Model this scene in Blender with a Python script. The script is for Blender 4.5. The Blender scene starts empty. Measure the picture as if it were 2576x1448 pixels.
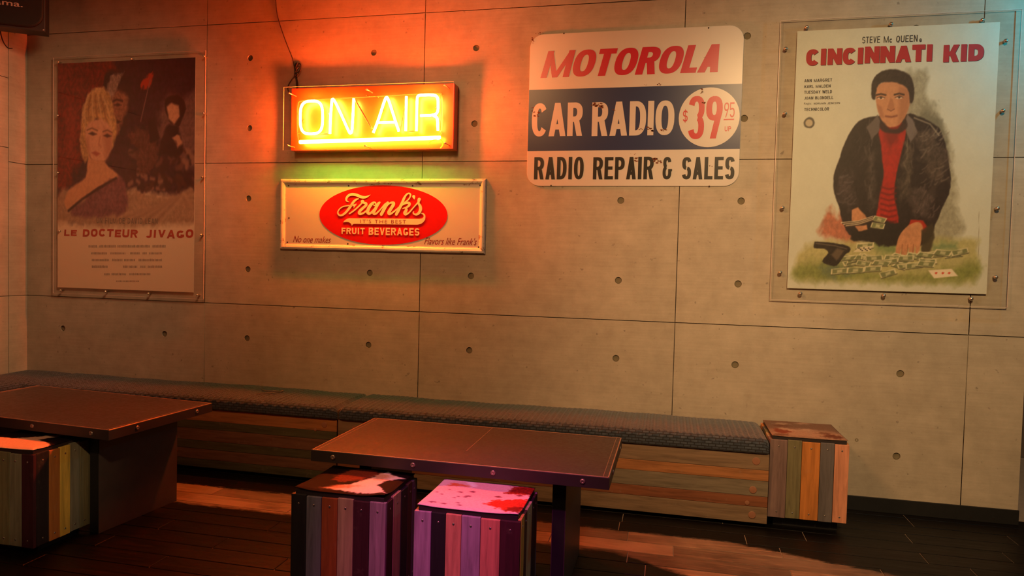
import bpy, bmesh, math, random
import numpy as np
from mathutils import Vector, Matrix
random.seed(7)
S = bpy.context.scene
COL = S.collection
pi = math.pi

# ------------------------------------------------------------------ camera
CF, CX, CY, CZ = 1750.8625, 2.9436, -3.9996, 1.2698
YAW, PITCH, ROLL = -0.2200, -0.0365, 0.0253
_cy, _sy, _cp, _sp, _cr, _sr = math.cos(YAW), math.sin(YAW), math.cos(PITCH), math.sin(PITCH), math.cos(ROLL), math.sin(ROLL)
FWD = Vector((_sy*_cp, _cy*_cp, _sp))
_ri = Vector((_cy, -_sy, 0)); _up = _ri.cross(FWD)
RI = _cr*_ri + _sr*_up
UP = -_sr*_ri + _cr*_up
cam = bpy.data.cameras.new('camera')
cam.sensor_width = 36.0
cam.lens = CF/2576*36.0
cam.clip_start = 0.05
co = bpy.data.objects.new('camera', cam)
M = Matrix((RI, UP, -FWD)).transposed().to_4x4()
M.translation = Vector((CX, CY, CZ))
co.matrix_world = M
COL.objects.link(co)
S.camera = co
CAM = Vector((CX, CY, CZ))
def _ray(u, v): return FWD + RI*(u-1288)/CF - UP*(v-724)/CF
def P(u, v, y=0.0):
    """point of the room where the survey ray meets the plane at that distance from the wall"""
    d = _ray(u, v); return CAM + d*((y-CY)/d.y)

# ------------------------------------------------------------------ world, lights, exposure
S.view_settings.view_transform = 'Standard'
S.view_settings.look = 'None'
S.view_settings.gamma = 1.0
S.view_settings.use_curve_mapping = False
S.view_settings.exposure = 0.0
S.cycles.use_denoising = True
S.cycles.sample_clamp_indirect = 6.0
S.cycles.max_bounces = 8
S.cycles.transparent_max_bounces = 16
w = bpy.data.worlds.new('world'); S.world = w; w.use_nodes = True
w.node_tree.nodes['Background'].inputs[0].default_value = (1.0, 0.55, 0.35, 1)
w.node_tree.nodes['Background'].inputs[1].default_value = 0.012

def light(name, kind, loc, target, energy, color, size=0.3, spot=None, blend=0.5):
    l = bpy.data.lights.new(name, kind); l.energy = energy; l.color = color
    if kind == 'AREA': l.shape = 'DISK'; l.size = size
    else: l.shadow_soft_size = size
    if kind == 'SPOT': l.spot_size = math.radians(spot); l.spot_blend = blend
    o = bpy.data.objects.new(name, l); COL.objects.link(o)
    o.location = loc
    o.rotation_euler = (Vector(target)-Vector(loc)).to_track_quat('-Z', 'Y').to_euler()
    return o
WARM = (1.0, 0.46, 0.17)
light('wall_wash_lamp', 'SPOT', (1.4, -2.9, 3.1), (2.3, 0.0, 1.05), 225, WARM, 0.25, 85, 1.0)
light('sign_lamp', 'SPOT', (3.72, -3.6, 3.15), (3.95, 0.0, 1.20), 470, (1.0, 0.61, 0.27), 0.12, 60, 1.0)
light('corner_fill', 'SPOT', (1.2, -1.5, 3.1), (-1.42, -0.45, 1.15), 190, (1.0, 0.54, 0.26), 0.3, 70, 1.0)  # unseen fill added to brighten the left wall and its corner
light('room_lamp', 'SPOT', (3.6, -4.3, 3.1), (3.3, -0.45, 0.2), 60, (1.0, 0.58, 0.34), 0.3, 44, 1.0)
light('magenta_stage_lamp', 'SPOT', (2.55, -3.3, 3.0), (2.36, -1.78, 0.35), 270, (1.0, 0.055, 0.56), 0.05, 25, 1.0)
light('front_fill', 'SPOT', (2.3, -4.6, 2.7), (1.95, -1.8, 0.15), 45, (1.0, 0.72, 0.50), 0.06, 22, 0.8)  # unseen fill added to warm the fronts of the middle stools
light('amber_fill', 'SPOT', (2.4, -3.5, 2.3), (0.32, -1.56, 0.34), 110, (1.0, 0.60, 0.32), 0.05, 13, 0.8)  # unseen spot, set low to brighten the stool under the left table

# ------------------------------------------------------------------ materials
def s2l(c): return c/12.92 if c <= 0.04045 else ((c+0.055)/1.055)**2.4
def hx(h): return tuple(s2l(int(h[i:i+2], 16)/255) for i in (0, 2, 4))
class NT:
    def __init__(s, name):
        s.m = bpy.data.materials.new(name); s.m.use_nodes = True
        s.t = s.m.node_tree; s.n = s.t.nodes; s.l = s.t.links
        s.b = s.n['Principled BSDF']; s.out = s.n['Material Output']
        s.co = None
    def add(s, t, **k):
        n = s.n.new(t)
        for a, v in k.items(): setattr(n, a, v)
        return n
    def coord(s, scale=(1, 1, 1), rot=(0, 0, 0), which='Object'):
        tc = s.add('ShaderNodeTexCoord'); mp = s.add('ShaderNodeMapping')
        s.l.new(tc.outputs[which], mp.inputs[0]); mp.inputs['Scale'].default_value = scale; mp.inputs['Rotation'].default_value = rot
        return mp.outputs[0]
    def noise(s, vec, scale, detail=6, rough=0.6, dist=0.0):
        n = s.add('ShaderNodeTexNoise'); n.inputs['Scale'].default_value = scale
        n.inputs['Detail'].default_value = detail; n.inputs['Roughness'].default_value = rough; n.inputs['Distortion'].default_value = dist
        if vec: s.l.new(vec, n.inputs['Vector'])
        return n.outputs['Fac']
    def ramp(s, fac, stops):
        r = s.add('ShaderNodeValToRGB'); e = r.color_ramp.elements
        while len(e) < len(stops): e.new(0.5)
        for i, (p, c) in enumerate(stops):
            e[i].position = p; e[i].color = (*c, 1) if len(c) == 3 else c
        s.l.new(fac, r.inputs[0]); return r.outputs[0]
    def mix(s, fac, a, b, mode='MIX'):
        m = s.add('ShaderNodeMix', data_type='RGBA', blend_type=mode)
        for v, i in ((fac, 0), (a, 6), (b, 7)):
            if hasattr(v, 'node'): s.l.new(v, m.inputs[i])
            else: m.inputs[i].default_value = v if i == 0 else ((*v, 1) if len(v) == 3 else v)
        return m.outputs[2]
    def bump(s, h, strength=0.3, dist=0.002):
        b = s.add('ShaderNodeBump'); b.inputs['Strength'].default_value = strength; b.inputs['Distance'].default_value = dist
        s.l.new(h, b.inputs['Height']); s.l.new(b.outputs[0], s.b.inputs['Normal'])
    def col(s, v):
        if hasattr(v, 'node'): s.l.new(v, s.b.inputs['Base Color'])
        else: s.b.inputs['Base Color'].default_value = (*v, 1)
    def rough(s, v):
        if hasattr(v, 'node'): s.l.new(v, s.b.inputs['Roughness'])
        else: s.b.inputs['Roughness'].default_value = v
    def metal(s, v): s.b.inputs['Metallic'].default_value = v

def m_plain(name, c, rough=0.5, metal=0.0, var=0.25, scale=30, bump=0.15, dist=0.0006):
    t = NT(name); v = t.coord()
    n = t.noise(v, scale)
    t.col(t.mix(n, tuple(x*(1-var) for x in c), tuple(min(1, x*(1+var)) for x in c)))
    t.rough(rough); t.metal(metal)
    if bump: t.bump(n, bump, dist)
    return t.m
def m_wood(name, c, axis='Z', rough=0.55, wear=0.25, dark=0.55, knots=True):
    t = NT(name)
    sc = {'Z': (18, 18, 1.4), 'X': (1.4, 18, 18), 'Y': (18, 1.4, 18)}[axis]
    tc = t.add('ShaderNodeTexCoord'); oi = t.add('ShaderNodeObjectInfo')
    vm = t.add('ShaderNodeVectorMath', operation='MULTIPLY_ADD')
    t.l.new(oi.outputs['Random'], vm.inputs[0]); vm.inputs[1].default_value = (13.1, 7.7, 19.3); t.l.new(tc.outputs['Object'], vm.inputs[2])
    mp = t.add('ShaderNodeMapping'); mp.inputs['Scale'].default_value = sc; t.l.new(vm.outputs[0], mp.inputs[0])
    g = t.noise(mp.outputs[0], 3.0, 8, 0.62, 0.6)
    base = t.ramp(g, [(0.28, tuple(x*dark for x in c)), (0.52, c), (0.75, tuple(min(1, x*1.3) for x in c))])
    n2 = t.noise(vm.outputs[0], 9, 7, 0.7)
    wr = t.ramp(n2, [(0.60, (0, 0, 0)), (0.72, (1, 1, 1))])
    wv = t.add('ShaderNodeMath', operation='MULTIPLY'); t.l.new(wr, wv.inputs[0]); wv.inputs[1].default_value = wear
    t.col(t.mix(wv.outputs[0], base, (0.30, 0.22, 0.15)))
    t.rough(rough); t.bump(g, 0.25, 0.001)
    return t.m
def m_emit(name, c, k, glow=None):
    t = NT(name); t.n.remove(t.b)
    e = t.add('ShaderNodeEmission'); e.inputs[0].default_value = (*c, 1); e.inputs[1].default_value = k
    t.l.new(e.outputs[0], t.out.inputs[0]); return t.m
def m_clear(name, tint=(0.985, 0.99, 0.985), edge=0.0, gl=1.0):
    t = NT(name); t.n.remove(t.b)
    tr = t.add('ShaderNodeBsdfTransparent'); tr.inputs[0].default_value = (*tint, 1)
    g = t.add('ShaderNodeBsdfGlossy'); g.inputs['Roughness'].default_value = 0.03
    f = t.add('ShaderNodeFresnel'); gb = t.add('ShaderNodeNewGeometry')
    mr = t.add('ShaderNodeMapRange'); mr.inputs[3].default_value = 1.49; mr.inputs[4].default_value = 1/1.49
    t.l.new(gb.outputs['Backfacing'], mr.inputs[0]); t.l.new(mr.outputs[0], f.inputs[0])
    mm = t.add('ShaderNodeMath', operation='MULTIPLY'); t.l.new(f.outputs[0], mm.inputs[0]); mm.inputs[1].default_value = gl
    mx = t.add('ShaderNodeMixShader'); t.l.new(mm.outputs[0], mx.inputs[0]); t.l.new(tr.outputs[0], mx.inputs[1]); t.l.new(g.outputs[0], mx.inputs[2])
    t.l.new(mx.outputs[0], t.out.inputs[0]); return t.m
def m_edge(name, c):          # the sawn, light-catching rim of an acrylic sheet
    t = NT(name); t.col(c); t.rough(0.35)
    t.b.inputs['Transmission Weight'].default_value = 0.25; return t.m
def m_vcol(name, rough=0.55, tex=0.1, coat=0.0):
    t = NT(name); a = t.add('ShaderNodeVertexColor'); a.layer_name = 'Paint'
    n = t.noise(t.coord(), 120)
    t.col(t.mix(tex, a.outputs[0], n, 'OVERLAY')); t.rough(rough)
    t.b.inputs['Coat Weight'].default_value = coat
    return t.m

def m_concrete(name, c):
    t = NT(name)
    tc = t.add('ShaderNodeTexCoord'); oi = t.add('ShaderNodeObjectInfo')
    gm = t.add('ShaderNodeNewGeometry')
    v = gm.outputs['Position']
    n1 = t.noise(v, 1.3, 5, 0.6, 0.4); n2 = t.noise(v, 9, 8, 0.7); n3 = t.noise(v, 90, 4, 0.6)
    mp = t.add('ShaderNodeMapping'); mp.inputs['Scale'].default_value = (1.2, 1.2, 26); t.l.new(v, mp.inputs[0])
    n4 = t.noise(mp.outputs[0], 3, 5, 0.6)
    b = t.mix(t.ramp(n1, [(0.3, (0, 0, 0)), (0.7, (1, 1, 1))]), tuple(x*0.86 for x in c), tuple(x*1.1 for x in c))
    b = t.mix(0.35, b, t.ramp(n2, [(0.3, (0.32, 0.31, 0.28)), (0.7, (0.68, 0.68, 0.68))]), 'OVERLAY')
    b = t.mix(0.15, b, n4, 'OVERLAY')
    rnd = t.add('ShaderNodeMapRange'); rnd.inputs[3].default_value = 0.95; rnd.inputs[4].default_value = 1.05
    t.l.new(oi.outputs['Random'], rnd.inputs[0])
    b = t.mix(1.0, b, rnd.outputs[0], 'MULTIPLY')
    sp = t.ramp(t.noise(v, 34, 3, 0.5), [(0.70, (0, 0, 0)), (0.76, (1, 1, 1))])
    b = t.mix(sp, b, tuple(x*0.6 for x in c))
    t.col(b); t.rough(0.62)
    h = t.mix(0.5, n2, n3); t.bump(h, 0.22, 0.002)
    return t.m

MT = {}
MT['concrete'] = m_concrete('concrete', (0.42, 0.375, 0.30))
MT['plug'] = m_plain('mortar_plug', (0.17, 0.145, 0.09), 0.8, scale=60)
MT['joint'] = m_plain('joint_shadow_gap', (0.16, 0.13, 0.10), 0.9)
MT['dark'] = m_plain('black_paint', (0.012, 0.012, 0.013), 0.55)
MT['base'] = m_plain('black_baseboard', (0.014, 0.015, 0.016), 0.42)
MT['ceil'] = m_plain('dark_ceiling', (0.05, 0.045, 0.04), 0.8)
MT['rwall'] = m_plain('dark_brown_wall', (0.10, 0.07, 0.055), 0.7)

# ------------------------------------------------------------------ mesh helpers
def link(name, me, mats, parent=None):
    o = bpy.data.objects.new(name, me); COL.objects.link(o)
    if not isinstance(mats, (list, tuple)): mats = [mats]
    if len(me.materials) == 0:
        for m in mats: me.materials.append(MT[m] if isinstance(m, str) else m)
    if parent: o.parent = parent
    return o
def bmobj(name, bm, mats, parent=None, smooth=False):
    bmesh.ops.recalc_face_normals(bm, faces=bm.faces)
    me = bpy.data.meshes.new(name); bm.to_mesh(me); bm.free()
    if smooth:
        for p in me.polygons: p.use_smooth = True
    return link(name, me, mats, parent)
def tag(o, label=None, cat=None, group=None, kind=None):
    if label: o['label'] = label
    if cat: o['category'] = cat
    if group: o['group'] = group
    if kind: o['kind'] = kind
    return o
def empty(name, loc, label=None, cat=None, group=None, rz=0):
    o = bpy.data.objects.new(name, None); COL.objects.link(o); o.location = loc; o.rotation_euler.z = rz
    o.empty_display_size = 0.1
    return tag(o, label, cat, group)
def box(bm, x0, x1, y0, y1, z0, z1, bev=0.0, mi=0, seg=2):
    r = bmesh.ops.create_cube(bm, size=1.0)
    vs = r['verts']
    for v in vs:
        v.co = Vector((x0+(v.co.x+.5)*(x1-x0), y0+(v.co.y+.5)*(y1-y0), z0+(v.co.z+.5)*(z1-z0)))
    fs = {f for v in vs for f in v.link_faces}
    for f in fs: f.material_index = mi
    if bev > 0:
        es = list({e for v in vs for e in v.link_edges})
        bmesh.ops.bevel(bm, geom=es, offset=bev, segments=seg, affect='EDGES', profile=0.6)
def boxo(name, dims, mat, parent=None, bev=0.0, seg=2):
    bm = bmesh.new(); box(bm, *dims, bev=bev, seg=seg); return bmobj(name, bm, mat, parent)
def tube(bm, pts, r, n=8, cap=True, closed=False, rf=None):
    pts = [Vector(p) for p in pts]; N = len(pts); rings = []
    up = None
    for i, p in enumerate(pts):
        a = pts[(i-1) % N] if (i > 0 or closed) else p
        b = pts[(i+1) % N] if (i < N-1 or closed) else p
        d = (b-a).normalized()
        if up is None:
            up = Vector((0, 0, 1)) if abs(d.z) < 0.9 else Vector((0, 1, 0))
            up = (up-d*up.dot(d)).normalized()
        else:
            up = (up-d*up.dot(d))
            up = up.normalized() if up.length > 1e-6 else Vector((0, 1, 0))
        s = d.cross(up); rr = rf(i/(N-1))*r if rf else r
        rings.append([bm.verts.new(p+(up*math.cos(2*pi*k/n)+s*math.sin(2*pi*k/n))*rr) for k in range(n)])
    rg = range(N if closed else N-1)
    for i in rg:
        A, B = rings[i], rings[(i+1) % N]
        for k in range(n): bm.faces.new((A[k], A[(k+1) % n], B[(k+1) % n], B[k]))
    if cap and not closed:
        bm.faces.new(rings[0][::-1]); bm.faces.new(rings[-1])
def smooth_path(pts, it=3, closed=False):
    pts = [Vector(p) for p in pts]
    for _ in range(it):
        q = []
        n = len(pts)
        if not closed: q.append(pts[0])
        for i in range(n if closed else n-1):
            a, b = pts[i], pts[(i+1) % n]
            q += [a*.75+b*.25, a*.25+b*.75]
        if not closed: q.append(pts[-1])
        pts = q
    return pts
def spline(pts, k=6, closed=False):
    """Catmull-Rom through the points (tuples of any length)"""
    n = len(pts); out = []
    for i in range(n if closed else n-1):
        p0 = pts[(i-1) % n] if (i > 0 or closed) else pts[0]
        p1, p2 = pts[i], pts[(i+1) % n]
        p3 = pts[(i+2) % n] if (i < n-2 or closed) else pts[-1]
        for j in range(k):
            t = j/k
            out.append(tuple(0.5*((2*b)+(-a+c)*t+(2*a-5*b+4*c-d)*t*t+(-a+3*b-3*c+d)*t**3) for a, b, c, d in zip(p0, p1, p2, p3)))
    if not closed: out.append(tuple(pts[-1]))
    return out
def disc_lathe(bm, c, axis, prof, n=16):
    """profile [(radius, height)] turned about axis through c"""
    ax = Vector(axis).normalized(); a = ax.orthogonal().normalized(); b = ax.cross(a); c = Vector(c)
    rings = []
    for r, h in prof:
        if r < 1e-6: rings.append([bm.verts.new(c+ax*h)])
        else: rings.append([bm.verts.new(c+ax*h+(a*math.cos(2*pi*k/n)+b*math.sin(2*pi*k/n))*r) for k in range(n)])
    for A, B in zip(rings, rings[1:]):
        for k in range(n):
            k2 = (k+1) % n
            if len(A) == 1: bm.faces.new((A[0], B[k2], B[k]))
            elif len(B) == 1: bm.faces.new((A[k], A[k2], B[0]))
            else: bm.faces.new((A[k], A[k2], B[k2], B[k]))
def prism(bm, poly, y0, y1, mi=0):
    """polygon in (x,z) extruded from y0 (front) to y1 (back)"""
    a = [bm.verts.new((x, y0, z)) for x, z in poly]; n = len(a)
    if y1 is None:
        f = bm.faces.new(a); f.material_index = mi; return
    b = [bm.verts.new((x, y1, z)) for x, z in poly]
    fs = [bm.faces.new(a), bm.faces.new(b[::-1])]+[bm.faces.new((a[i], b[i], b[(i+1) % n], a[(i+1) % n])) for i in range(n)]
    for f in fs: f.material_index = mi
def holed_plate(name, outer, holes, y0, y1, mat, parent):
    """flat plate in the wall plane with round holes, made from a filled 2D curve"""
    cu = bpy.data.curves.new(name, 'CURVE'); cu.dimensions = '2D'; cu.fill_mode = 'BOTH'; cu.extrude = abs(y1-y0)/2
    for poly in [outer]+holes:
        sp = cu.splines.new('POLY'); sp.points.add(len(poly)-1); sp.use_cyclic_u = True
        for i, (x, z) in enumerate(poly): sp.points[i].co = (x, z, 0, 1)
    tmp = bpy.data.objects.new('tmp', cu)
    me = bpy.data.meshes.new_from_object(tmp)
    bpy.data.objects.remove(tmp); bpy.data.curves.remove(cu)
    me.transform(Matrix.Rotation(pi/2, 4, 'X')); me.transform(Matrix.Translation((0, (y0+y1)/2, 0)))
    me.name = name
    me.materials.clear()
    return link(name, me, mat, parent)
def circ(cx, cz, r, n=20, rz=None): return [(cx+r*math.cos(2*pi*k/n), cz+(rz or r)*math.sin(2*pi*k/n)) for k in range(n)]
def rrect(x0, x1, z0, z1, r, n=8):
    o = []
    for cx, cz, a in ((x1-r, z1-r, 0), (x0+r, z1-r, 90), (x0+r, z0+r, 180), (x1-r, z0+r, 270)):
        for k in range(n+1):
            t = math.radians(a+90*k/n); o.append((cx+r*math.cos(t), cz+r*math.sin(t)))
    return o

# ------------------------------------------------------------------ lettering
class Poly(list): gid = 0
_gid = [0]
def arcq(cx, cy, a, b, s, sv, t0, t1, n=2.4, k=22):
    out = []; _gid[0] += 1
    def pt(t, A, B):
        c, d = math.cos(t), math.sin(t); e = 2/n
        return (cx+A*math.copysign(abs(c)**e, c), cy+B*math.copysign(abs(d)**e, d))
    T = [math.radians(t0+(t1-t0)*i/k) for i in range(k+1)]
    for p, q in zip(T, T[1:]):
        o = Poly([pt(p, a, b), pt(q, a, b), pt(q, a-s, b-sv), pt(p, a-s, b-sv)]); o.gid = _gid[0]; out.append(o)
    return out
def _one(q):
    _gid[0] += 1; o = Poly(q); o.gid = _gid[0]; return [o]
def R_(x0, y0, x1, y1): return _one([(x0, y0), (x1, y0), (x1, y1), (x0, y1)])
def D_(x0, y0, x1, y1, s): return _one([(x0, y0), (x0+s, y0), (x1+s, y1), (x1, y1)])
def glyph(ch, w, h, s, v):
    """block capitals as convex polygons in a w by h box; s stem width, v bar thickness"""
    g = []
    if ch == 'O' or ch == '0': g = arcq(w/2, h/2, w/2, h/2, s, v, 0, 360, k=40)
    elif ch == 'Q': g = glyph('O', w, h, s, v)+D_(w*.95-s, -h*.05, w*.5, h*.3, s*.8)
    elif ch == 'C': g = arcq(w/2, h/2, w/2, h/2, s, v, 36, 324, k=34)
    elif ch == 'G': g = arcq(w/2, h/2, w/2, h/2, s, v, 42, 340, k=34)+R_(w-s, h*.12, w, h*.48)+R_(w*.52, h*.48-v, w, h*.48)
    elif ch == 'D': g = R_(0, 0, s, h)+R_(s*.9, 0, w*.4, v)+R_(s*.9, h-v, w*.4, h)+arcq(w*.38, h/2, w*.62, h/2, s, v, -90, 90)
    elif ch == 'I': g = R_(w/2-s/2, 0, w/2+s/2, h)
    elif ch == 'L': g = R_(0, 0, s, h)+R_(s*.9, 0, w, v)
    elif ch == 'E': g = R_(0, 0, s, h)+R_(s*.9, 0, w, v)+R_(s*.9, h-v, w, h)+R_(s*.9, h/2-v*.45, w*.92, h/2+v*.55)
    elif ch == 'F': g = R_(0, 0, s, h)+R_(s*.9, h-v, w, h)+R_(s*.9, h/2-v*.5, w*.9, h/2+v*.5)
    elif ch == 'T': g = R_(w/2-s/2, 0, w/2+s/2, h)+R_(0, h-v, w, h)
    elif ch == 'H': g = R_(0, 0, s, h)+R_(w-s, 0, w, h)+R_(s*.9, h/2-v/2, w-s*.9, h/2+v/2)
    elif ch == 'N': g = R_(0, 0, s, h)+R_(w-s, 0, w, h)+D_(w-s, 0, 0, h, s)
    elif ch == 'M': g = D_(0, 0, w*.02, h, s*.86)+D_(w-s*.86, 0, w*.98-s*.86, h, s*.86)+D_(w/2-s*.36, 0, w*.02, h, s*.72)+D_(w/2-s*.36, 0, w*.98-s*.72, h, s*.72)
    elif ch == 'W': g = D_(w*.25-s/2, 0, 0, h, s)+D_(w*.25-s/2, 0, w/2-s/2, h, s)+D_(w*.75-s/2, 0, w/2-s/2, h, s)+D_(w*.75-s/2, 0, w-s, h, s)
    elif ch == 'A': g = D_(0, 0, w/2-s/2, h, s)+D_(w-s, 0, w/2-s/2, h, s)+R_(w*.2, h*.2, w*.8, h*.2+v)
    elif ch == 'V': g = D_(w/2-s/2, 0, 0, h, s)+D_(w/2-s/2, 0, w-s, h, s)
    elif ch == 'U': g = R_(0, h*.35, s, h)+R_(w-s, h*.35, w, h)+arcq(w/2, h*.36, w/2, h*.36, s, v, 180, 360)
    elif ch == 'J': g = R_(w-s, h*.3, w, h)+arcq(w/2, h*.31, w/2, h*.31, s, v, 200, 360)
    elif ch == 'Y': g = R_(w/2-s/2, 0, w/2+s/2, h*.5)+D_(w/2-s/2, h*.45, 0, h, s)+D_(w/2-s/2, h*.45, w-s, h, s)
    elif ch == 'K': g = R_(0, 0, s, h)+D_(s*.8, h*.36, w-s*1.05, h, s*1.05)+D_(w-s*1.1, 0, w*.42-s*.3, h*.62, s*1.1)
    elif ch == 'P': g = R_(0, 0, s, h)+R_(s*.9, h-v, w*.5, h)+R_(s*.9, h*.42, w*.5, h*.42+v)+arcq(w*.45, h*.71, w*.55, h*.29, s, v, -90, 90)
    elif ch == 'R': g = glyph('P', w, h, s, v)+D_(w-s, 0, w*.42, h*.46, s)
    elif ch == 'B': g = R_(0, 0, s, h)+R_(s*.9, h-v, w*.5, h)+R_(s*.9, h/2-v/2, w*.5, h/2+v/2)+R_(s*.9, 0, w*.5, v)+arcq(w*.45, h*.74, w*.5, h*.26, s, v, -90, 90)+arcq(w*.45, h*.27, w*.55, h*.27, s, v, -90, 90)
    elif ch == 'S': g = arcq(w/2, h*.75-v*.25, w/2, h*.25+v*.25, s, v, 15, 262)+arcq(w/2, h*.25+v*.25, w/2, h*.25+v*.25, s, v, 82, -165)
    elif ch == '3': g = arcq(w/2, h*.75-v*.25, w/2, h*.25+v*.25, s, v, 165, -78)+arcq(w/2, h*.25+v*.25, w/2, h*.25+v*.25, s, v, 78, -165)
    elif ch == '9': g = arcq(w/2, h*.71, w/2, h*.29, s, v, 0, 360)+D_(w*.28, 0, w-s, h*.66, s)
    elif ch == '5': g = R_(0, h*.5, s, h)+R_(0, h-v, w*.92, h)+arcq(w/2, h*.32, w/2, h*.32, s, v, 130, -160)
    elif ch == '$': g = glyph('S', w, h, s, v)+R_(w/2-s*.35, -h*.1, w/2+s*.35, h*1.1)
    elif ch == '&': g = arcq(w*.46, h*.74, w*.42, h*.26, s, v, 5, 262)+arcq(w*.46, h*.26+v*.3, w*.46, h*.26+v*.3, s, v, 98, 360)+R_(w*.92-s, h*.26, w*.92, h*.46)+R_(w*.62, h*.46-v*.7, w, h*.46)
    elif ch == '.': g = R_(0, 0, s, v)
    return g
WID = {'I': .45, 'M': 1.35, 'W': 1.4, 'J': .75, ' ': .55, 'L': .85, 'F': .9, 'E': .9, 'T': .95, 'A': 1.08, '&': 1.1, '.': .4, 'R': 1.02, 'S': .95}
def block_text(bm, s, x0, x1, z0, z1, y, stem=0.28, bar=0.2, shear=0.0, gap=0.12, mi=0, depth=None, dz=0.0, wid=None, jit=0.0):
    """fit the string in x0..x1; dz: rise of the baseline from left to right"""
    W = dict(WID)
    if wid: W.update(wid)
    tot = sum(W.get(c, 1.0) for c in s)+gap*(len(s)-1)
    h = z1-z0; u = (x1-x0-abs(shear)*h)/tot; x = x0
    for c in s:
        w = W.get(c, 1.0)*u
        st = stem*u if c not in 'I' else stem*u
        if c != ' ':
            jz = random.uniform(-jit, jit)*h
            hh = h*(1+random.uniform(-jit, jit))
            for poly in glyph(c, w, hh, st, bar*h):
                q = [(x+px+shear*pz, z0+jz+pz+dz*(x-x0)/(x1-x0)) for px, pz in poly]
                yy = y-(poly.gid % 10)*4e-5
                try: prism(bm, q, yy, None if depth is None else y+depth, mi)
                except ValueError: pass
        x += w+gap*u
def font_text(name, s, x0, x1, z0, z1, y, mat, parent, shear=0.0, bold=0.0, spacing=1.0, extrude=0.0):
    """built-in face, stretched into the rectangle (z0 baseline .. z1 cap height)"""
    cu = bpy.data.curves.new(name, 'FONT'); cu.body = s; cu.size = 1.0; cu.shear = shear; cu.offset = bold
    cu.space_character = spacing; cu.resolution_u = 3; cu.fill_mode = 'FRONT' if extrude == 0 else 'BOTH'; cu.extrude = extrude
    tmp = bpy.data.objects.new('tmp', cu); COL.objects.link(tmp)
    bpy.context.view_layer.update()
    me = bpy.data.meshes.new_from_object(tmp.evaluated_get(bpy.context.evaluated_depsgraph_get()))
    bpy.data.objects.remove(tmp); bpy.data.curves.remove(cu)
    me.name = name
    xs = [v.co.x for v in me.vertices]; ys = [v.co.y for v in me.vertices]
    xa, xb = min(xs), max(xs); cap = 0.73
    for v in me.vertices:
        X, Y, Z = v.co
        v.co = (x0+(X-xa)/(xb-xa)*(x1-x0), y-Z, z0+Y/cap*(z1-z0))
    me.materials.clear()
    return link(name, me, mat, parent)
def pxbox(u0, v0, u1, v1, y):
    a, b = P(u0, v0, y), P(u1, v1, y); return a.x, b.x, b.z, a.z

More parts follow.
